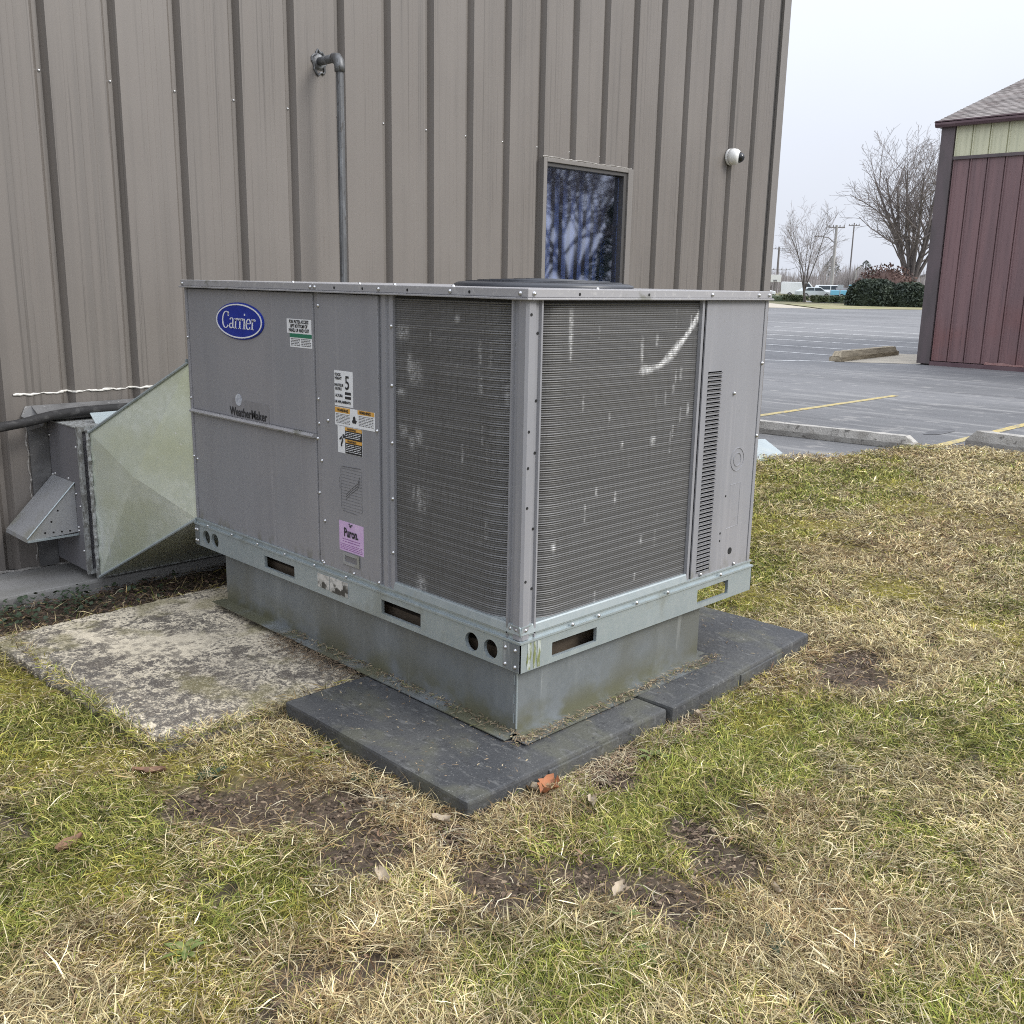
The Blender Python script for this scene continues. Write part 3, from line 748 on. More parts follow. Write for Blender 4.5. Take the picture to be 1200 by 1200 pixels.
mb = MB(); mb.box(x0+.03, x1-.03, y0+.03, y0+.075, zb_-.02, zb_+.028); mb.build('timber_nailer', M['nailer'], cb)
mb = MB(); mb.tube([(x0-.0005, y0-.0005, za+.02), (x0-.0005, y0-.0005, zb_-.01)], .003, 6)
for z in (.10, .16, .22): mb.box(x0-.002, x0+.0, y0+.008, y0+.012, z, z+.03)
mb.build('corner_seam', M['galv'], cb)

# ------------------------------------------------------------------ cooling unit
U = empty('cooling_unit', (.6, .94, ZO), 'big grey packaged cooling unit with a blue oval badge and bare coil faces', 'air conditioner')
LFc = lambda u, v, d: (0.0+d, u, v+ZO)            # left (long) face: u = Y, d inwards (+X)
RFc = lambda u, v, d: (u, 0.0+d, v+ZO)            # right (short) face: u = X, d inwards (+Y)
BL, BW, RH = 1.896, 1.201, .087
mb = MB()
# long rail with fork slots and lifting holes
def rail_face(fn, length, feats):
    cur = 0
    for (a, b, h) in feats:
        if a > cur: mb.ring_cell(fn, cur, a, 0, RH, None)
        mb.ring_cell(fn, a, b, 0, RH, h); cur = b
    if cur < length: mb.ring_cell(fn, cur, length, 0, RH, None)
fl = [(.085, .16, ('c', .122, .041, .029)), (.16, .24, ('c', .203, .041, .029)), (.42, .66, ('r', .44, .64, .018, .066)),
      (1.135, 1.38, ('r', 1.156, 1.36, .017, .063)), (1.695, 1.772, ('c', 1.736, .044, .029)), (1.772, 1.85, ('c', 1.806, .044, .029))]
rail_face(lambda u, v, d: LFc(u, v, d), BL, fl)
rail_face(lambda u, v, d: (BW-d, u, v+ZO), BL, [f for f in fl if f[0] != .42])
fr = [(.11, .35, ('r', .132, .332, .016, .062)), (.84, 1.07, ('r', .862, 1.05, .018, .068))]
rail_face(lambda u, v, d: RFc(u, v, d), BW, fr)
rail_face(lambda u, v, d: (u, BL-d, v+ZO), BW, fr)
mb.build('base_rail', M['galv'], U)
mb = MB()
# stepped top flange of the rail, four sides
for (lo, hi, off) in ((RH+.001, RH+.007, -.004), (RH+.007, RH+.021, .006), (RH+.021, RH+.026, .002)):
    mb.box(off, BW-off, off, off+.012, lo+ZO, hi+ZO); mb.box(off, BW-off, BL-off-.012, BL-off, lo+ZO, hi+ZO)
    mb.box(off, off+.012, off+.012, BL-off-.012, lo+ZO, hi+ZO); mb.box(BW-off-.012, BW-off, off+.012, BL-off-.012, lo+ZO, hi+ZO)
mb.build('rail_flange', M['galv'], U)
mb = MB(); mb.box(.02, BW-.02, .02, BL-.02, RH+.008+ZO, RH+.012+ZO); mb.build('floor_pan', M['galv_stained'], U)
mb = MB()
mb.box(.1, .14, .1, BL-.1, .03+ZO, .08+ZO); mb.build('floor_joist', M['galv_stained'], U)
mb = MB(); mb.box(1.0, 1.04, .1, BL-.1, .03+ZO, .08+ZO); mb.build('floor_joist', M['galv_stained'], U)
# sloping sill of the pan below the coil
mb = MB()
pr = [(.000, .113), (.006, .113), (.010, .134), (.045, .136), (.045, .139), (.006, .138), (.004, .134)]
mb.prism(pr, lambda u, v, d: (u, d, v+ZO), .0, .575)
mb.prism(pr, lambda u, v, d: (d, u, v+ZO), .0, .795)
mb.build('coil_sill', M['galv'], U)
# galvanised end plate with bolts on the long rail
mb = MB(); mb.box(-.003, -.0005, .003, .068, .004+ZO, .083+ZO); mb.build('rail_plate', M['galv_stained'], U)
mb = MB(); mb.box(-.003, -.0005, 1.862, 1.893, .004+ZO, .083+ZO); mb.build('rail_plate', M['galv_stained'], U)
mb = MB(); mb.box(-.0022, -.0005, .825, .93, .024+ZO, .078+ZO)
M['paper'] = mat('weathered_sticker', (.36, .35, .32), .8, 0, [N(scale=35, lo=.42, hi=.55, color=(.55, .53, .49), amount=.9), N(scale=22, lo=.5, hi=.57, color=(.06, .055, .045), mask2=(9, .4, .55))])
mb.box(-.0018, -.0005, .935, 1.005, .026+ZO, .076+ZO); mb.build('torn_sticker', M['paper'], U)
mb = MB(); rg = np.random.default_rng(5)
P2 = [(-.0012, .030+.02*math.sin(i*2.1), .083-.008*i) for i in range(11)]
for xx, w in ((.035, .010), (.058, .006), (.075, .008)):
    mb.prism([(xx-w*.7, .084), (xx+w*.8, .084), (xx+w*1.1, .055), (xx+w*.5, .03), (xx+w*.6, .004), (xx-w*.6, .004), (xx-w, .03), (xx-w*.5, .06)], lambda u, v, d: RFc(u, v, d), -.0012, 0)
mb.build('moss_streak', M['galv_drip'], U)

H0, H1 = .115, 1.041
PX = .008
def lpanel(name, y0, y1, z0, z1, x=PX, m='unit', t=.02, bevel=.004):
    mb = MB(); mb.box(x, x+t, y0, y1, z0+ZO, z1+ZO); return mb.build(name, M[m], U, bevel=bevel)
p1 = lpanel('filter_panel', 1.006, 1.872, .566, 1.037)
p2 = lpanel('blower_panel', 1.006, 1.872, H0-.004, .556)
mb = MB(); mb.prism([(.024, .556), (-.007, .553), (-.010, .559), (-.004, .566), (.024, .566)], lambda u, v, d: (u, d, v+ZO), 1.004, 1.876)
mb.build('drip_lip', M['unit_lid'], p1)
lpanel('end_post', 1.8725, 1.888, H0-.004, H1, x=.003)
lpanel('centre_post', .9765, 1.0045, H0-.006, H1, x=.012)
p3 = lpanel('control_panel', .648, .976, H0-.006, 1.037, x=.004)
# ribbed post beside the coil
mb = MB()
prf = [(.006, .575), (.004, .590), (.012, .594), (.012, .606), (.004, .610), (.004, .628), (.014, .632), (.014, .6475), (.05, .6475), (.05, .575)]
mb.prism(prf, lambda u, v, d: (u, v, d+ZO), H0-.006, H1); mb.build('coil_post', M['unit'], U)
# corner post
mb = MB()
prf = [(.002, .056), (.010, .053), (.010, .038), (.002, .034), (.001, .008), (.008, .001), (.034, .002), (.038, .010), (.053, .010), (.056, .002), (.062, .002), (.062, .03), (.03, .062), (.002, .062)]
mb.prism(prf, lambda u, v, d: (u, v, d+ZO), H0-.018, H1); mb.build('corner_post', M['unit'], U)
# post right of the coil and louvred panel
mb = MB()
prf = [(.795, .014), (.797, .004), (.806, .004), (.810, .012), (.822, .012), (.822, .05), (.795, .05)]
mb.prism(prf, lambda u, v, d: (u, v, d+ZO), H0-.004, H1); mb.build('coil_post', M['unit'], U)
LX0, LX1 = .825, 1.166
lv0, lv1, nl = .128, .818, 48
sa, sb = .853, .932
mb = MB()
yf, yb = .006, .011
mb.box(LX0, sa, yf, yb, H0-.004+ZO, 1.037+ZO); mb.box(sb, LX1, yf, yb, H0-.004+ZO, 1.037+ZO)
mb.box(sa, sb, yf, yb, H0-.004+ZO, lv0+ZO); mb.box(sa, sb, yf, yb, lv1+ZO, 1.037+ZO)
pt = (lv1-lv0)/nl
for i in range(nl):
    z = lv0+i*pt
    mb.box(sa, sb, yf, yb, z+pt*.52+ZO, z+pt+ZO)
lp = mb.build('louver_panel', M['unit'], U)
lm = None
for i in range(nl):
    z = lv0+i*pt+ZO
    mb = MB(); mb.prism([(.004, .0), (-.0030, .0008), (-.0052, .0030), (-.0045, .0036), (-.0025, .0018), (.004, .0012)], lambda u, v, d: (d, yf+u, z+v), sa, sb)
    if lm is None: o = mb.build('louver', M['unit'], lp); lm = o.data; z_first = z
    else:
        o = bpy.data.objects.new('louver', lm); COL.objects.link(o); o.parent = lp; o.location = (0, 0, z-z_first)
mb = MB(); mb.box(sa-.005, sb+.005, .03, .035, lv0+ZO, lv1+ZO); mb.build('louver_backing', M['dark'], lp)
# knock-outs, hole and embossed rectangle
def ringflat(mb, c, r, w, n=28):
    ps = [(c[0]+math.cos(a)*(r), c[1]+math.sin(a)*r) for a in np.linspace(0, 2*math.pi, n+1)]
    mb.tube([RFc(u, v, yf-.0005) for u, v in ps], w, 5)
mb = MB(); ringflat(mb, (1.062, .50), .040, .0016); ringflat(mb, (1.062, .50), .023, .0016)
mb.tube([RFc(u, v, yf) for u, v in ((1.03, .413), (1.092, .415), (1.092, .262), (1.02, .258))], .0013, 5)
mb.build('knockout', M['unit'], lp)
mb = MB(); mb.tube([RFc(1.054, .173, yf-.0012), RFc(1.054, .173, yf)], .012, 18); mb.build('cable_hole', M['dark'], lp)
mb = MB(); mb.box(1.168, 1.186, .003, .03, H0-.006+ZO, H1+ZO); mb.build('end_post', M['unit'], U, bevel=.003)
# far sides
mb = MB(); mb.box(1.170, 1.186, .031, 1.885, H0-.004+ZO, H1+ZO); mb.build('rear_panel', M['unit'], U)
mb = MB(); mb.box(.02, 1.169, 1.872, 1.886, H0-.004+ZO, H1+ZO); mb.build('duct_side_panel', M['unit'], U)
# lid: two panels with kicked-out lips
LW0, LW1 = -.006, 1.19
mb = MB()
def lid(y0, y1):
    mb = MB()
    mb.box(LW0, LW1, y0, y1, 1.046+ZO, 1.069+ZO)
    return mb.build('lid_panel', M['unit_lid'], U, bevel=.0025)
l1 = lid(-.006, .981); l2 = lid(.983, 1.897)
mb = MB()
mb.box(LW0-.006, LW0+.01, -.012, .981, 1.0395+ZO, 1.0455+ZO); mb.box(LW0+.0105, LW1+.006, -.012, .004, 1.0395+ZO, 1.0455+ZO)
mb.build('drip_lip', M['unit_lid'], l1, bevel=.002)
mb = MB(); mb.box(LW0-.006, LW0+.01, .983, 1.903, 1.0395+ZO, 1.0455+ZO); mb.build('drip_lip', M['unit_lid'], l2, bevel=.002)
# fan guard on the lid
mb = MB()
fc = (.585, .50)
rings = [(.30, 0), (.30, .008), (.285, .014), (.2, .021), (.1, .0245), (.0, .0255)]
n = 48; vs = []; fs = []
for r, h in rings[:-1]:
    for k in range(n): a = 2*math.pi*k/n; vs.append((fc[0]+r*math.cos(a), fc[1]+r*math.sin(a), 1.069+h+ZO))
vs.append((*fc, 1.0945+ZO))
for j in range(len(rings)-2):
    for k in range(n): fs.append((j*n+k, j*n+(k+1) % n, (j+1)*n+(k+1) % n, (j+1)*n+k))
j = len(rings)-2
for k in range(n): fs.append((j*n+k, j*n+(k+1) % n, len(vs)-1))
mb.add(vs, fs); fg = mb.build('fan_guard', M['fan_guard'], U, smooth=True)
mb = MB()
for r, h in ((.26, .017), (.22, .0205), (.18, .0225), (.14, .024), (.10, .0255), (.06, .0265)):
    mb.tube([(fc[0]+r*math.cos(a), fc[1]+r*math.sin(a), 1.069+h+ZO) for a in np.linspace(0, 2*math.pi, 49)], .0022, 5)
tag(mb.build('guard_wire', M['fan_guard'], fg), kind='stuff')

# ---- coil: thin fin rows wrapped round the rounded corner
cx0 = .016; rc = .15
path = []
for y in np.arange(.585, cx0+rc, -.006): path.append((cx0, y, -1, 0))
for a in np.linspace(0, math.pi/2, 22): path.append((cx0+rc-rc*math.cos(a), cx0+rc-rc*math.sin(a), -math.cos(a), -math.sin(a)))
for x in np.arange(cx0+rc+.006, .80, .006): path.append((x, cx0, 0, -1))
path = np.array(path); S = len(path)
PITCH_F = .00635; z0c, z1c = .136, 1.032
nrow = int((z1c-z0c)/PITCH_F)
sdist = np.concatenate([[0], np.cumsum(np.hypot(np.diff(path[:, 0]), np.diff(path[:, 1])))])
STROKE = [(.822, 1.012), (.800, .998), (.777, .975), (.752, .949), (.727, .925), (.702, .904), (.670, .882), (.638, .862), (.612, .847), (.585, .838), (.555, .833), (.520, .831)]
TICKS = [(.509, .897, .006, .030), (.514, .87, .005, .018), (.582, .92, .005, .018), (.688, .805, .004, .022), (.715, .812, .004, .02), (.435, .612, .005, .012), (.323, .482, .005, .015), (.188, .961, .008, .05), (.19, .90, .005, .03),
         (.586, .611, .012, .014), (.679, .766, .004, .014), (.412, .451, .005, .018), (.143, .342, .004, .015), (.763, .697, .004, .02), (.64, .74, .003, .02), (.37, .70, .003, .015), (.55, .30, .005, .015), (.25, .75, .003, .02)]
PATCH = [(.478, .815, .032, .034), (.505, .84, .012, .03), (.537, .629, .018, .02), (.464, .622, .016, .022), (.50, .60, .012, .02), (.455, .155, .022, .03), (.196, .886, .006, .035), (.19, .80, .006, .03), (.464, .43, .012, .035), (.44, .42, .006, .03), (.49, .44, .005, .02), (.293, .98, .01, .01), (.54, .93, .03, .02), (.55, .75, .02, .012)]
def seg_d(px, pz, pts):
    d = np.full(px.shape, 9.0)
    for (a, b), (c, e) in zip(pts[:-1], pts[1:]):
        t = np.clip(((px-a)*(c-a)+(pz-b)*(e-b))/((c-a)**2+(e-b)**2), 0, 1)
        d = np.minimum(d, np.hypot(px-a-t*(c-a), pz-b-t*(e-b)))
    return d
rowz = z0c+(np.arange(nrow)+.5)*PITCH_F
SS, ZZ = np.meshgrid(np.arange(S), rowz)
PXs, PYs = path[SS, 0], path[SS, 1]
onR = (PYs < cx0+.004); onL = (PXs < cx0+.004)
wear_shade = np.zeros(SS.shape)
wear_shade += onR*np.clip(1.25-seg_d(PXs+rng.normal(0, .002, SS.shape), ZZ, STROKE)/(.0125+.004*np.sin(PXs*40)), 0, 1)*1.1*rng.uniform(.35, 1, SS.shape)
for (a, b, w, h) in TICKS: wear_shade += onR*np.exp(-((PXs-a)/w)**4-((ZZ-b)/h)**4)*rng.uniform(.15, .7, SS.shape)*.7
for (a, b, w, h) in PATCH: wear_shade += onL*np.exp(-((PYs-a)/w)**4-((ZZ-b)/h)**4)*rng.uniform(.0, .6, SS.shape)*.7
rs = np.random.default_rng(11)
for _ in range(34):                       # short vertical nicks
    s0 = rs.integers(0, S); zc = rs.uniform(z0c, z1c); hh = rs.uniform(.008, .04)
    wear_shade += (np.abs(SS-s0) < 1)*(np.abs(ZZ-zc) < hh)*rs.uniform(.08, .35)*rs.random(SS.shape)
wear_shade = np.clip(wear_shade, 0, 1)
rowtone = rs.uniform(.88, 1.12, nrow)[:, None]
band = (np.arange(nrow) % 3 == 0)[:, None]
curve = np.exp(-((sdist[SS]-sdist[np.argmin(np.abs(path[:, 2]-path[:, 3]))])/.11)**2)
bulge = .5+.5*np.cos(2*math.pi*(ZZ-z0c)/.0254)
protr = .0005+.0012*bulge+.0030*bulge*curve+rs.normal(0, .00003, SS.shape)
VV = []; CC = []
for (dz, pr, tone) in ((-.5, 0, .72), (-.12, 1, .92), (.22, 1, 1.0), (.44, 0, .74)):  # grooves toned darker than fin crests: crease shade put into the colour
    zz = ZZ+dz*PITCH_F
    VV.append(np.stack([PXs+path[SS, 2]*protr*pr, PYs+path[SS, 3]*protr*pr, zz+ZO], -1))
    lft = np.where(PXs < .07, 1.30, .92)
    b0 = (np.array([.122, .121, .120])[None, None]*tone*(rowtone*(.86+.24*bulge+.35*bulge*curve)*lft)[..., None])  # tube bulges lightened, most round the corner: painted highlights
    CC.append(b0*(1-wear_shade[..., None])+np.array([.95, .95, .94])*(wear_shade*(.7+.3*(pr > 0)))[..., None]+b0*0)
V = np.stack(VV, 2).reshape(-1, 3); Cc = np.stack(CC, 2).reshape(-1, 3)
def vid(r, s, k): return (r*S+s)*4+k
Rr_, Ss_ = np.meshgrid(np.arange(nrow), np.arange(S-1), indexing='ij')
quads = []
for k in range(3): quads.append(np.stack([vid(Rr_, Ss_, k), vid(Rr_, Ss_+1, k), vid(Rr_, Ss_+1, k+1), vid(Rr_, Ss_, k+1)], -1).reshape(-1, 4))
me = np_mesh('coil_fins', V-ORIG[U.name], quads=np.concatenate(quads), col=Cc, attr='wear_shade')
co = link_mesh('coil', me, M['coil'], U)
mb = MB(); npth = len(path)
vs = [(p[0]-p[2]*.001, p[1]-p[3]*.001, z+ZO) for z in (z0c-.004, z1c+.006) for p in path]
vs += [(p[0]-p[2]*.03, p[1]-p[3]*.03, z+ZO) for z in (z0c-.004, z1c+.006) for p in path]
fs = [(i, i+1, npth+i+1, npth+i) for i in range(npth-1)]+[(2*npth+i, 2*npth+i+1, 3*npth+i+1, 3*npth+i) for i in range(npth-1)]
mb.add(vs, fs); mb.build('core', M['coil_back'], co)
mb = MB()
for (a, b, c, d) in ((.02, .13, .585, .592), (.80, .807, .02, .13)): mb.box(a, b, c, d, z0c+ZO, z1c+ZO)
mb.build('end_plate', M['dark'], co)

# ---- screws
SLs = [(1.88, 1.055), (.995, 1.056), (.969, 1.056), (.628, 1.056), (.967, .997), (1.878, .848), (1.878, .609), (.990, .687), (.924, .622), (.990, .604), (1.001, .551), (.656, .618), (.966, .48), (1.878, .372), (1.86, .362), (.582, .947), (.582, .767), (.582, .589), (.998, .362),
       (.957, .271), (.990, .118), (.968, .118), (.794, .118), (.656, .118), (.582, .411), (.582, .235), (.022, 1.056), (.30, 1.056), (.022, .125), (.046, .125)]
mb = MB()
for (y, z) in SLs:
    x = LW0-.001 if z > 1.045 else (.003 if y > 1.873 else (.005 if y < .65 else (.012 if .976 < y < 1.005 else (.003 if y < .98 else PX))))
    mb.dome((x, y, z+ZO), (-1, 0, 0), .0065, .006, 8)
for (y, z) in ((.058, .066), (.018, .066), (.058, .016), (.018, .016), (1.872, .066), (1.886, .066), (1.872, .02), (1.886, .02)): mb.dome((-.003, y, z+ZO), (-1, 0, 0), .0065, .006, 8)
for y in np.arange(1.78, .7, -.19): mb.dome((-.004, y, .0995+ZO), (-1, 0, 0), .005, .006, 8)
for (x, z) in ((.016, 1.056), (.83, 1.056), (1.104, 1.056), (1.168, 1.056), (1.011, .732), (1.172, .826), (1.172, .573), (.877, .121), (1.082, .121), (.022, .125), (.215, .0995), (.334, .0995), (.991, .0995), (.684, .0995), (.52, .0995)):
    y = LW0-.001 if z > 1.045 else (-.004 if z < .11 else .003)
    mb.dome((x, y, z+ZO), (0, -1, 0), .0065, .006, 8)
for (x, y) in ((.05, .35), (.05, .62), (.05, .80), (.06, 1.2), (.3, .02)): mb.dome((x, y, 1.069+ZO), (0, 0, 1), .006, .006, 8)
tag(mb.build('screws', M['screw'], U, smooth=True), kind='stuff')
mb = MB()
for (x, z) in ((.015, 1.002), (.049, .953), (.049, .773), (.015, .692), (.049, .63), (.015, .592), (.015, .481), (.049, .416), (.015, .27), (.049, .242), (1.005, .377), (.986, .247), (.986, .22)):
    yy = .0005 if x < .03 else (.009 if x < .06 else yf)
    mb.tube([(x, yy-.0006, z+ZO), (x, yy+.001, z+ZO)], .0042, 8)
for (x, z) in ((.196, 1.055), (.504, 1.055)): mb.tube([(x, LW0-.0006, z+ZO), (x, LW0+.001, z+ZO)], .0045, 8)
for (y, z) in ((.22, 1.056), (.49, 1.056), (.71, 1.056), (.86, 1.056)): mb.tube([(LW0-.0006, y, z+ZO), (LW0+.001, y, z+ZO)], .0045, 8)
tag(mb.build('screw_holes', M['dark'], U), kind='stuff')

# ---- badge: blue oval with a white ring and hand-drawn serif letters
lc = (1.480, .926); ea, eb = .170, .067
def LD(u, v, d):                                   # u to the right as read, from the badge centre; d outwards
    return (PX-d, lc[0]-u, lc[1]+v+ZO)
mb = MB(); n = 48
def ell(a, b, d): return [LD(a*math.cos(2*math.pi*k/n), b*math.sin(2*math.pi*k/n), d) for k in range(n)]
vs = ell(ea, eb, 0)+ell(ea, eb, .003)+ell(ea*.94, eb*.92, .0055)
mb.add(vs, [(i, (i+1) % n, n+(i+1) % n, n+i) for i in range(n)]+[(n+i, n+(i+1) % n, 2*n+(i+1) % n, 2*n+i) for i in range(n)]+[tuple(range(2*n, 3*n))])
badge = mb.build('badge', M['logo_blue'], p1)
mb = MB()
vs = ell(ea*.955, eb*.925, .0052)+ell(ea*.955, eb*.925, .0068)+ell(ea*.915, eb*.855, .0068)+ell(ea*.915, eb*.855, .0052)
mb.add(vs, [(j*n+i, j*n+(i+1) % n, ((j+1) % 4)*n+(i+1) % n, ((j+1) % 4)*n+i) for j in range(4) for i in range(n)])
mb.build('ring', M['white_print'], badge)
def arc(cx, cy, rx, ry, a0, a1, n=14): return [(cx+rx*math.cos(math.radians(a)), cy+ry*math.sin(math.radians(a))) for a in np.linspace(a0, a1, n)]
GL = {'C': (.78, [arc(.42, .5, .36, .50, 48, 318, 22), [(.67, .98), (.665, .72)], [(.60, .93), (.70, .80)]]),
      'a': (.56, [[(.42, .46), (.42, .10), (.47, .03), (.55, .05)], arc(.25, .46, .17, .16, 0, 160), arc(.24, .15, .17, .145, 60, 340, 14)]),
      'r': (.46, [[(.16, .0), (.16, .60)], [(.03, .58), (.16, .60)], arc(.34, .42, .18, .19, 175, 60, 8), [(.43, .59), (.40, .50)], [(.03, .012), (.30, .012)]]),
      'i': (.32, [[(.16, .0), (.16, .60)], [(.03, .58), (.16, .60)], [(.03, .012), (.30, .012)], [(.15, .80), (.17, .90)]]),
      'e': (.54, [arc(.28, .30, .22, .31, 8, 325, 20), [(.07, .34), (.49, .34)]])}
def serif_word(word, size, sx, shear, fn, m, parent, thick=.085, thin=.028, d0=.0, d1=.0015, name='lettering'):
    mb = MB(); pen = 0
    total = sum(GL[c][0] for c in word)*sx
    for c in word:
        w, strokes = GL[c]
        for st_ in strokes:
            P = np.array([((pen+x*sx)-total/2+y*shear, y-.45) for x, y in st_])
            T = np.gradient(P, axis=0); T /= (np.linalg.norm(T, axis=1)[:, None]+1e-9)
            wd = thin+(thick-thin)*np.abs(T[:, 1])**1.5
            Nn = np.stack([-T[:, 1], T[:, 0]], 1)*wd[:, None]/2
            A, B = (P+Nn)*size, (P-Nn)*size; k = len(P)
            vs = [fn(*a, d1) for a in A]+[fn(*b, d1) for b in B]+[fn(*a, d0) for a in A]+[fn(*b, d0) for b in B]
            fs = [(i, i+1, k+i+1, k+i) for i in range(k-1)]+[(i, i+1, 2*k+i+1, 2*k+i) for i in range(k-1)]+[(k+i, k+i+1, 3*k+i+1, 3*k+i) for i in range(k-1)]+[(0, k, 3*k, 2*k), (k-1, 2*k-1, 4*k-1, 3*k-1)]
            mb.add(vs, fs)
        pen += w*sx
    return mb.build(name, m, parent)
serif_word('Carrier', .060, 1.10, .16, lambda u, v, d: LD(u-.004, v, d+.0052), M['white_print'], badge, thick=.12, thin=.04)
# ---- labels; coordinates on the long face, read from left (high Y) to right
def label(name, parent, y_left, y_right, z_bot, z_top, m, x):
    mb = MB(); mb.box(x-.0006, x, y_right, y_left, z_bot+ZO, z_top+ZO); return mb.build(name, M[m], parent)
def on(x, y_left, z_base): return lambda u, v, d: (x-d-.0006, y_left-u, z_base+v+ZO)
def block(name, parent, x, y0, y1, z0, z1, m, d=.0006): 
    mb = MB(); mb.box(x-d-.0006, x-.0006, y1, y0, z0+ZO, z1+ZO); return mb.build(name, M[m], parent)
def lines(name, parent, x, y0, y1, z0, z1, n, m, seed, frac=.5, kind='stuff'):
    mb = MB(); rg = np.random.default_rng(seed); p = (z1-z0)/n
    for i in range(n):
        z = z1-(i+.25)*p; u = y0
        while u > y1+.004:
            w = rg.uniform(.005, .02); e = max(u-w, y1); mb.box(x-.0011, x-.0006, e, u, z-p*frac+ZO, z+ZO); u = e-rg.uniform(.0015, .004)
    return tag(mb.build(name, M[m], parent), kind=kind)
x = PX
lb = label('filter_label', p1, 1.165, 1.016, .900, .948, 'white_print', x)
for i, tx in enumerate(('FOR FILTER ACCESS', 'LIFT BOTTOM OF', 'PANEL UP AND OUT')):
    text_mesh('lettering', tx, .0155, on(x, 1.0905, .934-.0145*i), M['black_print'], lb, 'CENTER', offset=.0006, sx=.86)
lb2 = label('filter_label', p1, 1.148, 1.014, .853, .8995, 'white_print', x)
block('header', lb2, x, 1.148, 1.014, .886, .899, 'green_print'); lines('small_print', lb2, x, 1.142, 1.085, .857, .884, 5, 'faded_print', 1); lines('small_print', lb2, x, 1.078, 1.02, .857, .884, 5, 'faded_print', 2)
# weather badge ghost and lettering on the filter panel
mb = MB(); mb.tube([(PX-.0016, 1.513, .634+ZO), (PX, 1.513, .634+ZO)], .0225, 24)
M['ghost_disc'] = mat('pale_disc', (.50, .52, .56), .5, 0, [N(scale=60, lo=.4, hi=.65, color=(.34, .36, .40))])
mb.build('faded_disc', M['ghost_disc'], p1)
M['ghost'] = mat('ghost_patch', (.205, .20, .205), .6, 0, [N(scale=(30, 30, 6), lo=.4, hi=.65, color=(.235, .23, .24))])
block('faded_patch', p1, PX, 1.56, 1.30, .567, .636, 'ghost', .0001)
text_mesh('lettering', 'WeatherMaker', .046, lambda u, v, d: (PX-d-.0012, 1.578-u, .5735+v+ZO), M['black_print'], p1, offset=.0009, sx=.92)
xc = .004
sl = label('stack_label', p3, .884, .782, .678, .793, 'white_print', xc)
for tx, yy, zz, s in (('STACK', .880, .776, .0125), ('HEIGHT', .880, .764, .0125), ('HAUTEUR', .882, .742, .0125), ('DE PILE', .878, .730, .0125), ('ALTURA', .878, .708, .0125), ('DE APILAMIENTO', .882, .688, .0115)):
    text_mesh('lettering', tx, s, on(xc, yy, zz), M['black_print'], sl, offset=.0005, sx=.86 if 'APIL' not in tx else .98)
text_mesh('numeral', '5', .062, on(xc, .825, .735), M['black_print'], sl, offset=.0008, sx=.85)
block('bar', sl, xc, .825, .793, .717, .726, 'black_print'); block('bar', sl, xc, .825, .793, .703, .712, 'black_print')
wl_ = label('warning_label', p3, .884, .668, .614, .674, 'white_print', xc)
block('header', wl_, xc, .883, .80, .656, .673, 'orange_print'); block('header', wl_, xc, .758, .670, .660, .674, 'orange_print')
text_mesh('lettering', 'WARNING', .0125, on(xc-.0006, .869, .660), M['black_print'], wl_, offset=.0004); text_mesh('lettering', 'WARNING', .0125, on(xc-.0006, .748, .663), M['black_print'], wl_, offset=.0004)
lines('small_print', wl_, xc, .879, .80, .62, .653, 7, 'faded_print', 4, .4); lines('small_print', wl_, xc, .753, .675, .622, .657, 7, 'faded_print', 5, .4)
mb = MB(); mb.prism([(.787, .628), (.768, .628), (.763, .637), (.770, .640), (.771, .648), (.777, .652), (.783, .648), (.784, .640), (.789, .636)], lambda u, v, d: (xc-.0006-d, u, v+ZO), 0, .0006); mb.build('symbol', M['black_print'], wl_)
bl = label('hazard_label', p3, .871, .735, .523, .6125, 'white_print', xc)
block('panel', bl, xc, .829, .736, .524, .6115, 'black_print'); block('header', bl, xc, .828, .737, .600, .611, 'orange_print', .0009); block('header', bl, xc, .828, .737, .560, .571, 'orange_print', .0009)
text_mesh('lettering', 'WARNING', .010, on(xc-.0009, .815, .602), M['black_print'], bl, offset=.0003); text_mesh('lettering', 'WARNING', .010, on(xc-.0009, .815, .562), M['black_print'], bl, offset=.0003)
lines('small_print', bl, xc-.0006, .825, .742, .575, .597, 4, 'white_print', 6, .3); lines('small_print', bl, xc-.0006, .825, .742, .528, .557, 5, 'white_print', 7, .3)
mb = MB()
mb.tube([(xc-.001, .858, .568+ZO), (xc-.001, .848, .576+ZO), (xc-.001, .842, .566+ZO), (xc-.001, .850, .552+ZO), (xc-.001, .849, .545+ZO)], .0032, 6); mb.tube([(xc-.001, .838, .585+ZO), (xc-.001, .832, .575+ZO)], .005, 6); mb.build('symbol', M['black_print'], bl)
# wiring diagram printed straight on the panel
mb = MB()
def pl(pts, w=.0008): mb.tube([(xc-.0004, a, b+ZO) for a, b in pts], w, 4)
for i in range(14): pl([(.858, .335+i*.0105), (.742, .335+i*.0105)], .0005)
pl([(.852, .478), (.748, .482)], .0014); pl([(.85, .328), (.77, .325)], .0012)
pl([(.865, .44), (.865, .40)], .0012)
for k in range(3): pl([(.83, .385-.008*k), (.80, .408-.008*k), (.765, .43-.008*k), (.752, .455-.01*k)], .0010)
pl([(.752, .455), (.752, .41)], .0009); pl([(.742, .335), (.742, .47)], .0006); pl([(.858, .335), (.858, .47)], .0006)
tag(mb.build('printed_chart', M['faded_print'], p3), kind='stuff')
pn = label('refrigerant_label', p3, .874, .737, .187, .290, 'lilac', xc)
text_mesh('lettering', 'Puron.', .042, on(xc, .846, .240), M['black_print'], pn, offset=.0014, sx=.72)
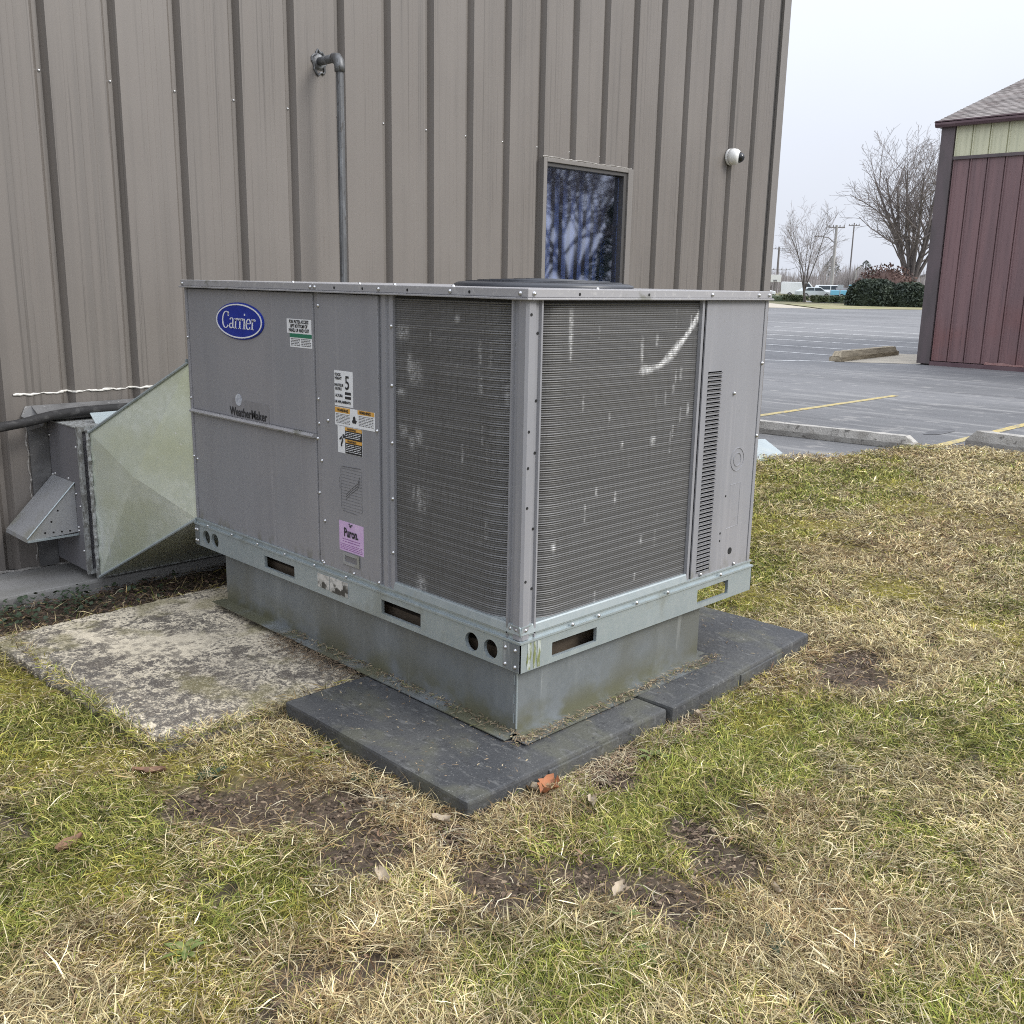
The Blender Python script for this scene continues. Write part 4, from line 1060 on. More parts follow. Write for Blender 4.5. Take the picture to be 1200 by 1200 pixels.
mb = MB(); ball(mb, (xc-.001, .808, .279+ZO), .0045, 8, 4); ball(mb, (xc-.001, .815, .2845+ZO), .003, 8, 4); ball(mb, (xc-.001, .800, .2835+ZO), .003, 8, 4); mb.build('symbol', M['black_print'], pn)
lines('small_print', pn, xc, .855, .757, .216, .233, 2, 'purple_print', 8, .25); lines('small_print', pn, xc, .868, .744, .191, .214, 4, 'purple_print', 9, .3)
# recessed pull handle
mb = MB()
mb.ring_cell(lambda u, v, d: (xc-.004+d, u, v+ZO), .758, .852, .142, .185, ('r', .772, .84, .152, .174), lip=.003)
hd = mb.build('handle', M['hood'], p3); mb = MB(); mb.box(xc-.0012, xc-.0004, .772, .84, .152+ZO, .174+ZO); mb.build('recess', M['grey_sheet'], hd)

# ------------------------------------------------------------------ duct transition to the wall
dt = empty('duct_transition', (.35, 2.1, ZO), 'greenish galvanised duct slanting down from the cooling unit to the vent box', 'duct')
Ue = [(.012, 1.8985, .103), (.95, 1.8985, .103), (.95, 1.8985, .746), (.012, 1.8985, .746)]
Be = [(-.218, 2.362, -.205), (.72, 2.362, -.205), (.72, 2.362, .43), (-.218, 2.362, .43)]
up = lambda P: [(a, b, c+ZO) for a, b, c in P]
Ue, Be = up(Ue), up(Be)
def crossbreak(name, a, b, c, d, bulge):
    A = np.array([a, b, c, d]); n = np.cross(A[1]-A[0], A[3]-A[0]); n /= np.linalg.norm(n)
    if np.dot(n, A.mean(0)-np.array([.366, 2.13, .27+ZO])) < 0: n = -n
    ctr = A.mean(0)+n*bulge
    mb = MB(); mb.add([*A, ctr, *(A-n*.002)], [(0, 1, 4), (1, 2, 4), (2, 3, 4), (3, 0, 4), (8, 7, 6, 5), (0, 5, 6, 1), (1, 6, 7, 2), (2, 7, 8, 3), (3, 8, 5, 0)])
    return mb.build(name, M['duct'], dt)
crossbreak('side_sheet', Ue[0], Be[0], Be[3], Ue[3], .055)
crossbreak('top_sheet', Ue[3], Be[3], Be[2], Ue[2], .01)
crossbreak('bottom_sheet', Be[0], Ue[0], Ue[1], Be[1], .01)
crossbreak('side_sheet', Be[1], Ue[1], Ue[2], Be[2], .01)
mb = MB()
off = np.array((-.006, -.001, 0))
mb.tube([np.array(Ue[3])+off, np.array(Be[3])+off], .0055, 6); mb.build('seam_edge', M['galv'], dt)
mb = MB(); mb.tube([np.array(Ue[0])+off, np.array(Be[0])+off], .006, 6)
mb.build('seam_edge', M['galv'], dt)
mb = MB()
mb.box(-.228, -.205, 2.363, 2.384, -.214+ZO, .44+ZO); mb.box(-.205, .73, 2.363, 2.384, .425+ZO, .44+ZO); mb.box(-.205, .73, 2.363, 2.384, -.214+ZO, -.20+ZO)
mb.build('end_flange', M['duct_edge'], dt, bevel=.003)
mb = MB(); mb.tube([(-.226, 2.366+.004*math.sin(i*.9), -.2+ZO+i*.0128) for i in range(50)], [.006+.003*math.sin(i*1.3)**2 for i in range(50)], 6); mb.build('sealant_smear', M['duct_edge'], dt)
mb = MB(); mb.box(.0, .96, 1.8975, 1.906, .745+ZO, .76+ZO); mb.box(.0, .96, 1.8975, 1.906, .085+ZO, .102+ZO); mb.build('collar', M['galv'], dt)

vb = empty('vent_box', (.24, 2.57, .05), 'grey sheet metal vent box with a rain hood, standing against the taupe wall', 'vent box')
mb = MB(); mb.box(-.25, .72, 2.425, 2.745, -.19+ZO, .443+ZO); mb.build('casing', M['grey_sheet'], vb, bevel=.003)
mb = MB(); mb.box(-.252, -.232, 2.408, 2.4245, -.2+ZO, .452+ZO); mb.box(-.232, .72, 2.408, 2.4245, .43+ZO, .452+ZO); mb.box(-.232, .72, 2.408, 2.4245, -.2+ZO, -.18+ZO)
mb.build('front_flange', M['duct_edge'], vb)
mb = MB(); mb.box(-.195, .71, 2.3845, 2.4075, -.19+ZO, .418+ZO); mb.build('gap_shade_fill', M['dark'], vb)  # dark fill standing in for the shade in the gap between flanges
mb = MB(); mb.box(-.255, .71, 2.43, 2.70, .444+ZO, .449+ZO); mb.build('top_sheet', M['duct_edge'], vb)
mb = MB(); mb.box(-.15, .72, 2.50, 2.60, -.226+ZO, -.191+ZO); mb.build('support_foot', M['grey_sheet'], vb)
mb = MB()
for z in (.36, .1, -.1): mb.dome((-.2505, 2.44, z+ZO), (-1, 0, 0), .007, .006, 8)
for z in (.38, .2): mb.dome((-.2505, 2.73, z+ZO), (-1, 0, 0), .007, .006, 8)
for y in (2.70, 2.55): mb.dome((-.2505, y, .208+ZO), (-1, 0, 0), .007, .006, 8)
for z in (.15, 0, -.015): mb.dome((-.2505, 2.478, z+ZO), (-1, 0, 0), .007, .006, 8)
tag(mb.build('screws', M['screw'], vb, smooth=True), kind='stuff')
# rain hood
hdp = lambda u, v, d: (u, d, v+ZO)
mb = MB()
mb.prism([(-.251, .199), (-.466, -.018), (-.470, -.034), (-.466, -.034), (-.4625, -.0195), (-.251, .193)], hdp, 2.488, 2.735)
mb.prism([(-.251, .193), (-.462, -.0195), (-.462, -.030), (-.251, -.022)], hdp, 2.490, 2.4935); mb.prism([(-.251, .193), (-.462, -.0195), (-.462, -.030), (-.251, -.022)], hdp, 2.7315, 2.734)
mb.build('rain_hood', M['hood'], vb)
hood = vb
mb = MB(); mb.box(-.466, -.251, 2.482, 2.4895, -.036+ZO, -.028+ZO); mb.tube([(-.251, 2.4875, .199+ZO), (-.466, 2.4875, -.02+ZO)], .0035, 6); mb.build('hood_edge', M['galv'], vb)
mb = MB()
for x, z in ((-.36, .04), (-.39, -.005), (-.355, -.008), (-.32, -.01), (-.285, -.012), (-.33, .085)): mb.tube([(x, 2.4893, z+ZO), (x, 2.491, z+ZO)], .0045, 8)
tag(mb.build('hood_holes', M['dark'], vb), kind='stuff')
# flashing between box and wall
fl_ = empty('wall_flashing', (-.1, 2.75, .05), 'bent dark grey flashing framing the vent box where it enters the wall', 'flashing')
mb = MB(); mb.box(-.335, -.2515, 2.742, 2.7525, -.22+ZO, .462+ZO); mb.build('side_flashing', M['flashing'], fl_)
mb = MB()
mb.prism([(2.7525, .512), (2.70, .490), (2.635, .462), (2.633, .458), (2.70, .484), (2.7525, .504)], lambda u, v, d: (d, u, v+ZO), -.31, .72)
mb.build('top_flashing', M['flashing'], fl_)
mb = MB(); mb.add([(-.335, 2.752, .512+ZO), (-.31, 2.752, .512+ZO), (-.29, 2.64, .462+ZO), (-.30, 2.66, .43+ZO), (-.335, 2.752, .40+ZO), (-.36, 2.74, .47+ZO)], [(0, 1, 2, 3, 4, 5)]); mb.build('torn_corner', M['flashing'], fl_)
hs = MB(); hp = [(-3.30, 2.66, -.24), (-3.28, 2.66, .20), (-3.22, 2.65, .31), (-3.08, 2.63, .355), (-2.4, 2.61, .375), (-1.6, 2.60, .395), (-1.1, 2.61, .412), (-.8, 2.62, .425), (-.62, 2.62, .436), (-.488, 2.62, .447), (-.43, 2.62, .452), (-.384, 2.62, .458), (-.33, 2.62, .468), (-.275, 2.62, .479), (-.20, 2.62, .487), (-.127, 2.62, .489), (.028, 2.62, .489), (.3, 2.62, .489), (.6, 2.64, .489)]
hs.tube([(a, b, c+ZO) for a, b, c in hp], [.0205+.0012*math.sin(i*1.7) for i in range(len(hp))], 14)
tag(hs.build('insulated_pipe', M['insulation'], origin=(-.6, 2.62, .43+ZO), smooth=True), 'black foam insulated pipe running along the wall over the vent box', 'pipe')
mb = MB(); mb.obox((-.06, 2.50, .468+ZO), ((1, 0, 0), (0, .8, .6), (0, -.6, .8)), (.085, .035, .002)); 
tag(mb.build('metal_offcut', M['splash'], origin=(-.06, 2.5, .45+ZO)), 'bright bare sheet metal scrap lying on top of the vent box', 'metal scrap')
# ------------------------------------------------------------------ splash sheet, wheel stops
mb = MB()
mb.add([(4.98, 2.22, -.028), (5.58, 2.40, -.028), (5.74, 2.70, -.028), (5.05, 2.72, -.028), (4.98, 2.22, .0), (5.58, 2.40, -.012), (5.72, 2.66, .06), (5.05, 2.70, .125)],
       [(0, 1, 2, 3), (4, 5, 6, 7), (0, 1, 5, 4), (1, 2, 6, 5), (2, 3, 7, 6), (3, 0, 4, 7)])
sp = tag(mb.build('metal_sheet', M['splash'], origin=(5.3, 2.5, -.03)), 'pale bent metal sheet lying at the asphalt edge by the building corner', 'metal sheet')
def wheel_stop(name, a, b, w, h, m, label, seed, group):
    a = np.array(a, float); b = np.array(b, float); L = np.linalg.norm(b-a); d = (b-a)/L; nrm = np.array([-d[1], d[0]])
    rg = np.random.default_rng(seed); mb = MB(); K = 26
    sec = [(-w/2, 0), (-w/2, h*.45), (-w*.30, h), (w*.30, h), (w/2, h*.45), (w/2, 0)]
    vs = []
    for i in range(K+1):
        e = min(i, K-i); sc = 1-.0*(e == 0); hh = .55 if e == 0 else 1.0
        u = L*i/K if 0 < i < K else (0 if i == 0 else L)
        for (s, z) in sec:
            j = rg.normal(0, .0022, 3)*(z > 0)
            p = a+d*(u+j[0]*2)+nrm*(s*sc+j[1])
            vs.append((p[0], p[1], LOT+z*(hh if z > h*.5 else 1)+(j[2] if z > 0 else .002)))
    n = len(sec); fs = [(i*n+k, i*n+(k+1) % n, (i+1)*n+(k+1) % n, (i+1)*n+k) for i in range(K) for k in range(n)]+[tuple(range(n)), tuple(K*n+k for k in range(n))]
    mb.add(vs, fs)
    c = (a+b)/2
    return tag(mb.build(name, M[m], origin=(c[0], c[1], LOT)), label, 'wheel stop', group)
wheel_stop('wheel_stop', (6.80, 1.80), (6.55, 3.70), .16, .115, 'kerb', 'long concrete wheel stop just beyond the cooling unit, pointing at its right side', 1, 'concrete wheel stops at the lawn edge')
wheel_stop('wheel_stop', (7.33, 1.52), (7.22, -.32), .18, .16, 'kerb', 'concrete wheel stop cut by the right edge of the photo at the lawn edge', 2, 'concrete wheel stops at the lawn edge')
wheel_stop('parking_timber', (16.1, 7.42), (19.15, 7.66), .24, .19, 'timber', 'far weathered parking timber lying on tan concrete left of the red building', 3, None)

# ------------------------------------------------------------------ red building
RX, RY0, RY1 = 16.93, -3.2, 6.15
rb = empty('red_building', (RX+5, 1.5, LOT), 'dull red sided building with cream upper band and shingle roof beyond the asphalt', 'building')
RB = 3.385+ZO; RE = 3.93+ZO
mb = MB(); mb.box(RX+.05, RX+12, RY0, RY1-.02, LOT, RE-.02); mb.build('building_core', M['brown_trim'], rb)
def siding(z0, z1, m, nm, ys, dx=0.0):
    me = None
    for k, y in enumerate(ys):
        if me is None:
            mb = MB(); w = .3048
            prof2 = [(0, -.022), (.016, -.022), (.020, .018), (.034, .018), (.044, 0), (.095, 0), (.100, .004), (.110, .004), (.115, 0), (.195, 0), (.200, .004), (.210, .004), (.215, 0), (.2915, 0), (.2965, -.022), (.302, -.022)]
            vs = [(RX+dx-q, ys[0]-p, z) for z in (z0, z1) for p, q in prof2]+[(RX+dx+.045, ys[0]-p, z) for z in (z0, z1) for p in (0, .302)]
            n2 = len(prof2); fs = [(i, i+1, n2+i+1, n2+i) for i in range(n2-1)]
            mb.add(vs, fs); o = mb.build(nm, M[m], rb); me = o.data
        else:
            o = bpy.data.objects.new(nm, me); COL.objects.link(o); o.parent = rb; o.location = (0, -(ys[0]-y)*-1 if False else y-ys[0], 0)
yy = [RY1-.22-.302*k for k in range(30)]
siding(.06, RB-.02, 'red_wall', 'wall_panel', yy)
siding(RB+.03, RE, 'cream', 'band_panel', yy, -.012)
mb = MB(); mb.box(RX-.035, RX+.03, RY0, RY1-.2, RB-.025, RB+.03); mb.build('band_trim', M['brown_trim'], rb)
mb = MB(); mb.box(RX-.05, RX+.055, RY1-.22, RY1+.02, LOT+.03, RE); mb.box(RX+.055, RX+12, RY1-.015, RY1+.02, LOT+.05, RE); mb.build('corner_trim', M['brown_trim'], rb)
mb = MB(); mb.box(RX-.045, RX+.05, RY0, RY1-.22, LOT, .045); mb.build('base_trim', M['gutter'], rb)
mb = MB(); mb.prism([(RX-.16, RE+.10), (RX-.16, RE+.03), (RX-.13, RE-.01), (RX-.03, RE-.01), (RX-.03, RE+.10), (RX-.04, RE+.10), (RX-.04, RE+.0), (RX-.125, RE+.0), (RX-.15, RE+.035), (RX-.15, RE+.10)], lambda u, v, d: (u, d, v), RY0-.1, RY1+.11); mb.build('gutter', M['gutter'], rb)
mb = MB(); mb.box(RX-.03, RX+12, RY1+.02, RY1+.08, RE-.01, RE+.08)
SLP = .327
mb.prism([(RX-.14, RE+.05), (RX+6, RE+.05+6.14*SLP), (RX+12.1, RE+.05), (RX+12.1, RE-.01), (RX+6, RE-.01+6.14*SLP-.05), (RX-.1, RE-.01)], lambda u, v, d: (u, d, v), RY1+.085, RY1+.12); mb.build('rake_board', M['brown_trim'], rb)
mb = MB(); mb.prism([(RX-.12, RE+.07), (RX+6, RE+.07+6.12*SLP), (RX+12.1, RE+.05), (RX+6, RE-.02+6.1*SLP)], lambda u, v, d: (u, d, v), RY0-.08, RY1+.12)
roof = mb.build('roof', M['house_roof'], rb)
mb = MB(); mb.prism([(RX+.1, RE-.02), (RX+6, RE-.05+5.9*SLP), (RX+11.9, RE-.02)], lambda u, v, d: (u, d, v), RY1-.02, RY1+.015); mb.build('gable_wall', M['cream'], rb)
rg = np.random.default_rng(8); mb = MB(); nr = 44
cs = 1/math.sqrt(1+SLP*SLP)
for r in range(nr):
    s0 = r*.14; y = RY1+.128; first = .3 if r % 2 else .14
    while y > RY0-.05:
        w = first or rg.choice([.13, .18, .25, .3]); first = None; ye = max(y-w+.006, RY0-.08)
        th = .010+rg.uniform(0, .006); tone = rg.uniform(.75, 1.25)
        col = np.array([.20, .178, .165])*tone if rg.random() > .25 else np.array([.15, .125, .115])*tone
        xa, xb = RX-.16+s0*cs, RX-.16+(s0+.16)*cs
        z_ = lambda xx: RE+.078+(xx-RX+.12)*SLP
        mb.add([(xa, y, z_(xa)+th), (xa, ye, z_(xa)+th), (xb, ye, z_(xb)+.004), (xb, y, z_(xb)+.004), (xa, y, z_(xa)), (xa, ye, z_(xa))], [(0, 1, 2, 3), (4, 5, 1, 0), (4, 0, 3), (1, 5, 2)], tuple(col))
        y -= w
tag(mb.build('shingles', M['shingle'], roof, attr='tint'), kind='stuff')
# dented light flash of bare base metal on the red siding
mb = MB(); mb.prism([(4.95, .05), (4.25, .05), (4.3, .085), (4.45, .075), (4.62, .10), (4.8, .085), (4.93, .10)], lambda u, v, d: (RX-.022+d, u, v), 0, .003)
M['scuff'] = mat('faded_pink_scuff', (.33, .20, .18), .7, 0, [N(scale=20, lo=.4, hi=.65, color=(.26, .13, .12))]); mb.build('scuffed_patch', M['scuff'], rb)

# ------------------------------------------------------------------ trees
def tree_mesh(seed, base, height, spread, r0, fork, levels, twig_r, m_tr, m_tw, root, n_limb=7, up=.25, kids=(6, 5, 4), drop=0.0, jit=.10, kl=(.36, .54)):
    rg = np.random.default_rng(seed); T = MB(); B = MB()
    base = np.array(base, float)
    def branch(p, d, L, r, lev):
        k = 6 if lev < 2 else 4
        P = [p]; d = d/np.linalg.norm(d); q = p.copy()
        for i in range(k):
            d = d+rg.normal(0, jit+.03*lev, 3); d[2] += up*.35 if lev > 0 else 0
            d /= np.linalg.norm(d); q = q+d*L/k; P.append(q.copy())
        re = max(r*.35, twig_r)
        rad = np.linspace(r, re, k+1)
        (T if lev < 1 else B).tube(P, rad, 7 if lev == 0 else (5 if lev == 1 else 3), cap=False)
        if lev >= levels: return
        n = kids[min(lev, len(kids)-1)]
        for j in range(n):
            t = .25+.75*(j+rg.random())/n; i = min(int(t*k), k-1); q = P[i]+(P[i+1]-P[i])*(t*k-i)
            dd = (P[i+1]-P[i])*1.0; dd /= np.linalg.norm(dd)
            side = np.cross(dd, rg.normal(0, 1, 3)); side /= np.linalg.norm(side)
            nd = dd*.75+side*rg.uniform(.45, .85); nd[2] -= drop*lev*.1
            branch(q, nd, L*rg.uniform(*kl)*(1.15-.35*t), max(rad[i]*.5, twig_r), lev+1)
    tr = [base, base+np.array([rg.normal(0, .05), rg.normal(0, .05), fork*.5]), base+np.array([rg.normal(0, .1), rg.normal(0, .1), fork])]
    T.tube(tr, [r0*1.35, r0, r0*.95], 10, cap=False)
    for i in range(n_limb):
        a = 2*math.pi*(i+rg.uniform(-.3, .3))/n_limb; el = rg.uniform(.25, 1.0)
        d = np.array([math.cos(a)*spread*el, math.sin(a)*spread*el, 1.0])
        branch(tr[2]-np.array([0, 0, rg.uniform(0, fork*.3)]), d, (height-fork)*rg.uniform(.72, .95), r0*rg.uniform(.4, .6), 0)
    T.build('trunk', M[m_tr], root); B.build('crown', M[m_tw], root)
def tree(name, base, label, group=None, **kw):
    o = empty(name, base, label, 'tree', group); tree_mesh(base=base, root=o, **kw); return o
tree('bare_tree', (83.5, 35.9, -.05), 'large bare spreading tree beside the dark bush, left of the red building', seed=3, height=12.4, spread=.46, r0=.34, fork=1.6, levels=3, twig_r=.010, m_tr='bark_far', m_tw='twig_mid', n_limb=12, kids=(9, 7, 5), up=.12, jit=.05)
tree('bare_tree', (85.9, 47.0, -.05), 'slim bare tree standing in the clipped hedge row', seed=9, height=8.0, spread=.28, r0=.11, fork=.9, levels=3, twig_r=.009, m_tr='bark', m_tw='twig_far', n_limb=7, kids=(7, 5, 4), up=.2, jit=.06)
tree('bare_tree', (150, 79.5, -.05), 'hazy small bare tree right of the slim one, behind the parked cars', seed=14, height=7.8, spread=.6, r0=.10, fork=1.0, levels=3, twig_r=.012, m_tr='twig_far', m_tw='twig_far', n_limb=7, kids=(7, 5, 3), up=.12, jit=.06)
# trees behind the camera: seen mirrored in the window
tree('bare_tree', (34.6, -25.5, -.05), 'tall bare tree mirrored in the middle of the window pane', seed=21, height=13.5, spread=.7, r0=.22, fork=1.0, levels=3, twig_r=.012, m_tr='bark', m_tw='twig', n_limb=10, kids=(8, 7, 5), up=.12, jit=.07)
tree('bare_tree', (37.2, -30.0, -.05), 'tall bare tree mirrored at the left side of the window pane', seed=27, height=13.0, spread=.7, r0=.24, fork=1.0, levels=3, twig_r=.012, m_tr='bark', m_tw='twig', n_limb=9, kids=(8, 7, 5), up=.12, jit=.07)
def leaf_cloud(mb, n, size, sampler, seed):
    rg = np.random.default_rng(seed)
    for _ in range(n):
        p = sampler(rg); a = rg.normal(0, 1, 3); a /= np.linalg.norm(a); b = np.cross(a, rg.normal(0, 1, 3)); b /= np.linalg.norm(b)
        s = size*rg.uniform(.6, 1.3)
        mb.add([p-a*s, p+b*s*.5, p+a*s, p-b*s*.5], [(0, 1, 2, 3)])
def conifer(base, h, r, label, seed, mt='yew', group=None, n=2600):
    o = empty('evergreen_tree', base, label, 'tree', group); mb = MB(); mb.tube([base, (base[0], base[1], base[2]+h*.95)], [r*.08, r*.02], 6); mb.build('trunk', M['bark'], o)
    mb = MB()
    def smp(rg):
        t = rg.random()**.7; z = h*(.06+.94*(1-t)) if False else h*(1-.94*t); a = rg.uniform(0, 2*math.pi); rr = r*(1-z/h)**.8*(.55+.45*math.sqrt(rg.random()))*(1+.18*math.sin(a*5+z*3))
        return np.array([base[0]+rr*math.cos(a), base[1]+rr*math.sin(a), base[2]+z])
    leaf_cloud(mb, n, .055*h*.5, smp, seed); mb.build('crown', M[mt], o)
conifer((36.4, -24.0, -.05), 5.6, 1.9, 'dark evergreen mirrored in the right side of the window pane', 4)
# rounded bush, hedges
def bush(name, c, dims, label, seed, m, n, size, group=None, cat='bush', power=2.6):
    o = empty(name, c, label, cat, group)
    def pt(a, e, k):
        f = lambda w: math.copysign(abs(w)**(2/power), w)
        return np.array([c[0]+dims[0]*k*f(math.cos(e))*f(math.cos(a)), c[1]+dims[1]*k*f(math.cos(e))*f(math.sin(a)), c[2]+max(0, dims[2]*k*f(math.sin(e))+.02)])
    mb = MB(); nn, mm_ = 18, 7; vs = [pt(2*math.pi*i/nn, (math.pi/2)*j/mm_, .86) for j in range(mm_+1) for i in range(nn)]
    mb.add(vs, [(j*nn+i, j*nn+(i+1) % nn, (j+1)*nn+(i+1) % nn, (j+1)*nn+i) for j in range(mm_) for i in range(nn)]); mb.build('inner_mass', M[m], o)
    mb = MB(); leaf_cloud(mb, n, size, lambda rg: pt(rg.uniform(0, 2*math.pi), math.asin(rg.uniform(0, 1)), rg.uniform(.84, 1.06)), seed); mb.build('foliage', M[m], o)
    return o
bush('evergreen_bush', (76.2, 35.6, -.05), (1.6, 2.05, 2.05), 'big dark evergreen bush, left half of the dense clump under the bare tree', 1, 'yew', 5000, .13)
bush('evergreen_bush', (77.2, 33.2, -.05), (1.4, 1.6, 1.85), 'dark evergreen bush at the right end of the clump before the tree trunk', 2, 'yew', 3500, .13)
bush('brown_shrub', (80.8, 36.8, -.05), (1.6, 3.2, 3.3), 'shrub with dead reddish brown leaves showing above the dark bush', 3, 'rust_leaf', 1500, .15, power=2)
bush('clipped_hedge', (86.6, 50.4, -.05), (.8, 3.1, .62), 'longest clipped hedge, left of the slim bare tree', 4, 'hedge', 2500, .10, 'clipped hedges by the road', 'hedge', 5)
bush('clipped_hedge', (86.9, 46.1, -.05), (.6, .62, .62), 'hedge block nearest the slim bare tree on its right', 5, 'hedge', 900, .10, 'clipped hedges by the road', 'hedge', 5)
bush('clipped_hedge', (87.2, 44.95, -.05), (.6, .55, .6), 'middle one of three short hedge blocks right of the slim tree', 6, 'hedge', 900, .10, 'clipped hedges by the road', 'hedge', 5)
bush('clipped_hedge', (87.5, 43.85, -.05), (.6, .58, .62), 'hedge block farthest right in the row, before the blue truck', 7, 'hedge', 900, .10, 'clipped hedges by the road', 'hedge', 5)
bush('clipped_hedge', (100, 40.6, -.05), (.8, 2.4, .75), 'low hedge glimpsed between the big trunk and the red building', 8, 'hedge', 1200, .11, 'clipped hedges by the road', 'hedge', 5)
conifer((206, 108, -.05), 8.2, 4.2, 'rounded grey green evergreen beyond the parked cars, left of the white lamp post', 12, 'far_green', n=1500)
conifer((214, 104, -.05), 7.5, 5.0, 'broad grey green evergreen just right of the white lamp post', 13, 'far_green', n=1500)
# distant bare wood: one mass
mb = MB(); rg = np.random.default_rng(17)
for i in range(330):
    y = rg.uniform(60, 150); x = 178+rg.uniform(-8, 12)+(y-98)*-.4; h = rg.uniform(3.4, 6.4)
    for j in range(26):
        a = rg.uniform(0, 2*math.pi); s = rg.uniform(.1, .55); z0 = rg.uniform(0, h*.45); L = (h-z0)*rg.uniform(.5, 1.0)
        p0 = np.array([x+rg.normal(0, .4), y+rg.normal(0, .9), z0]); p1 = p0+np.array([math.cos(a)*s*L*.5, math.sin(a)*s*L*.5, L])
        w = rg.uniform(.04, .09); mb.add([p0-(w, -w, 0), p0+(w, -w, 0), p1], [(0, 1, 2)])
tag(mb.build('distant_wood', M['twig_far']), 'far grey brown mass of bare trees along the horizon', 'wood', kind='stuff')

# ------------------------------------------------------------------ poles, wires, sign
def pole(name, base, h, r, m, label, arms=(), cat='utility pole', arm_dir=(0.55, -.83, 0)):
    o = empty(name, base, label, cat); b = np.array(base, float); mb = MB()
    mb.tube([b, b+(0, 0, h)], [r, r*.7], 8); mb.build('pole', M[m], o)
    for z, l in arms:
        mb = MB(); d = np.array(arm_dir); mb.tube([b+(0, 0, z)-d*l, b+(0, 0, z)+d*l], .075, 5); mb.build('crossarm', M['pole_dark'], o)
        mb = MB()
        for s in (-.9, -.4, .4, .9): mb.tube([b+(0, 0, z)+d*l*s, b+(0, 0, z+.3)+d*l*s], .07, 5)
        mb.build('insulators', M['pole_dark'], o)
    return o
up_ = pole('utility_pole', (129.6, 67.4, -.05), 9.8, .26, 'pole_wood', 'tall pale utility pole with a lamp arm reaching left', [(9.5, 1.1)])
mb = MB(); b = np.array((129.6, 67.4, 7.3)); mb.tube([b, b+(-.5, .75, .75), b+(-1.2, 1.7, .95)], .07, 6); mb.obox(b+(-1.4, 2.0, .93), ((-.57, .82, 0), (.82, .57, 0), (0, 0, 1)), (.35, .14, .08)); mb.build('lamp_arm', M['pole_dark'], up_)
pole('utility_pole', (184.1, 92.5, -.05), 13.6, .17, 'pole_dark', 'thin dark utility pole standing behind the bare crown edge', [(13.1, 1.0)])
pole('utility_pole', (208.7, 122.9, -.05), 10.4, .30, 'pole_dark', 'distant utility pole near the taupe building corner above the white sign', [(9.9, 2.0), (5.2, 2.2)])
lp_ = pole('lamp_post', (150.5, 74.4, -.05), 4.3, .14, 'pole_wood', 'short white lamp post left of the white gabled house', [], 'lamp post')
mb = MB(); mb.tube([(150.5, 74.4, 4.25), (150.3, 74.0, 4.55), (149.9, 73.4, 4.6)], [.13, .12, .16], 6); mb.build('lamp_head', M['pole_wood'], lp_)
pole('sign_post', (93.4, 47.35, -.05), 1.6, .05, 'pole_wood', 'thin small sign post standing before the hedge blocks', [], 'sign post')
mb = MB(); mb.obox((93.38, 47.33, 1.45), ((.46, -.89, 0), (.89, .46, 0), (0, 0, 1)), (.28, .015, .2)); mb.build('sign_plate', M['car_silver'], bpy.data.objects['sign_post'])
for i, (za2, zb2, lab) in enumerate(((9.6, 9.5, 'upper power cable strung from the distant pole to the tall pale pole'), (9.6, 7.2, 'lower power cable strung from the distant pole to the tall pale pole'))):
    A = np.array((208.7, 122.9, za2-i*4.4)); Bq = np.array((129.6, 67.4, zb2)); mb = MB()
    mb.tube([A+(Bq-A)*t-np.array((0, 0, 1.2*4*t*(1-t))) for t in np.linspace(0, 1, 14)], .035, 4); tag(mb.build('power_cable', M['wire'], origin=tuple(A)), lab, 'cable')
sg = empty('roadside_sign', (145.6, 85.8, -.05), 'white rectangular roadside sign on a post next to the building corner', 'sign')
mb = MB(); mb.tube([(145.6, 85.8, -.05), (145.6, 85.8, 2.3)], .09, 6); mb.build('post', M['pole_dark'], sg)
mb = MB(); mb.obox((145.5, 85.75, 2.65), ((.5, -.866, 0), (.866, .5, 0), (0, 0, 1)), (.92, .08, .58)); mb.build('sign_face', M['sign_white'], sg, bevel=.04)
mb = MB(); mb.obox((145.42, 85.70, 2.3), ((.5, -.866, 0), (.866, .5, 0), (0, 0, 1)), (.3, .01, .14)); mb.build('dark_mark', M['house_roof'], sg)
# ------------------------------------------------------------------ far houses and vehicles
def house(name, c, ang, L, W, h, rise, mw_, label):
    o = empty(name, c, label, 'house'); ca, sa_ = math.cos(ang), math.sin(ang)
    fn = lambda u, v, d: (c[0]+u*ca-d*sa_, c[1]+u*sa_+d*ca, c[2]+v)
    mb = MB(); mb.prism([(-W/2, 0), (W/2, 0), (W/2, h), (0, h+rise), (-W/2, h)], fn, 0, L); mb.build('wall', M[mw_], o)
    mb = MB()
    for s in (-1, 1): mb.prism([(0, h+rise+.02), (s*(W/2+.4), h-.25), (s*(W/2+.4), h-.05), (0, h+rise+.25)], fn, -.4, L+.4)
    mb.build('roof', M['house_roof'], o)
    for k, (u, v) in enumerate(((-W*.22, h*.5), (W*.22, h*.5))):
        mb = MB(); mb.prism([(u-.45, v-.5), (u+.45, v-.5), (u+.45, v+.5), (u-.45, v+.5)], fn, -.05, -.01); w = mb.build('window', M['car_glass'], o)
        mb = MB(); mb.prism([(u-.55, v-.62), (u+.55, v-.62), (u+.55, v-.5), (u-.55, v-.5)], fn, -.09, -.01); mb.build('sill', M['house_white'], w)
    return o
house('gabled_house', (176, 83.6, -.05), R_(-64), 9, 6.5, 1.9, 2.6, 'house_white', 'small white gabled house glimpsed left of the dark bush')
house('tan_house', (190, 78.5, -.05), R_(-66), 10, 11, 2.9, 1.6, 'house_tan', 'tan building seen between the big trunk and the red building')
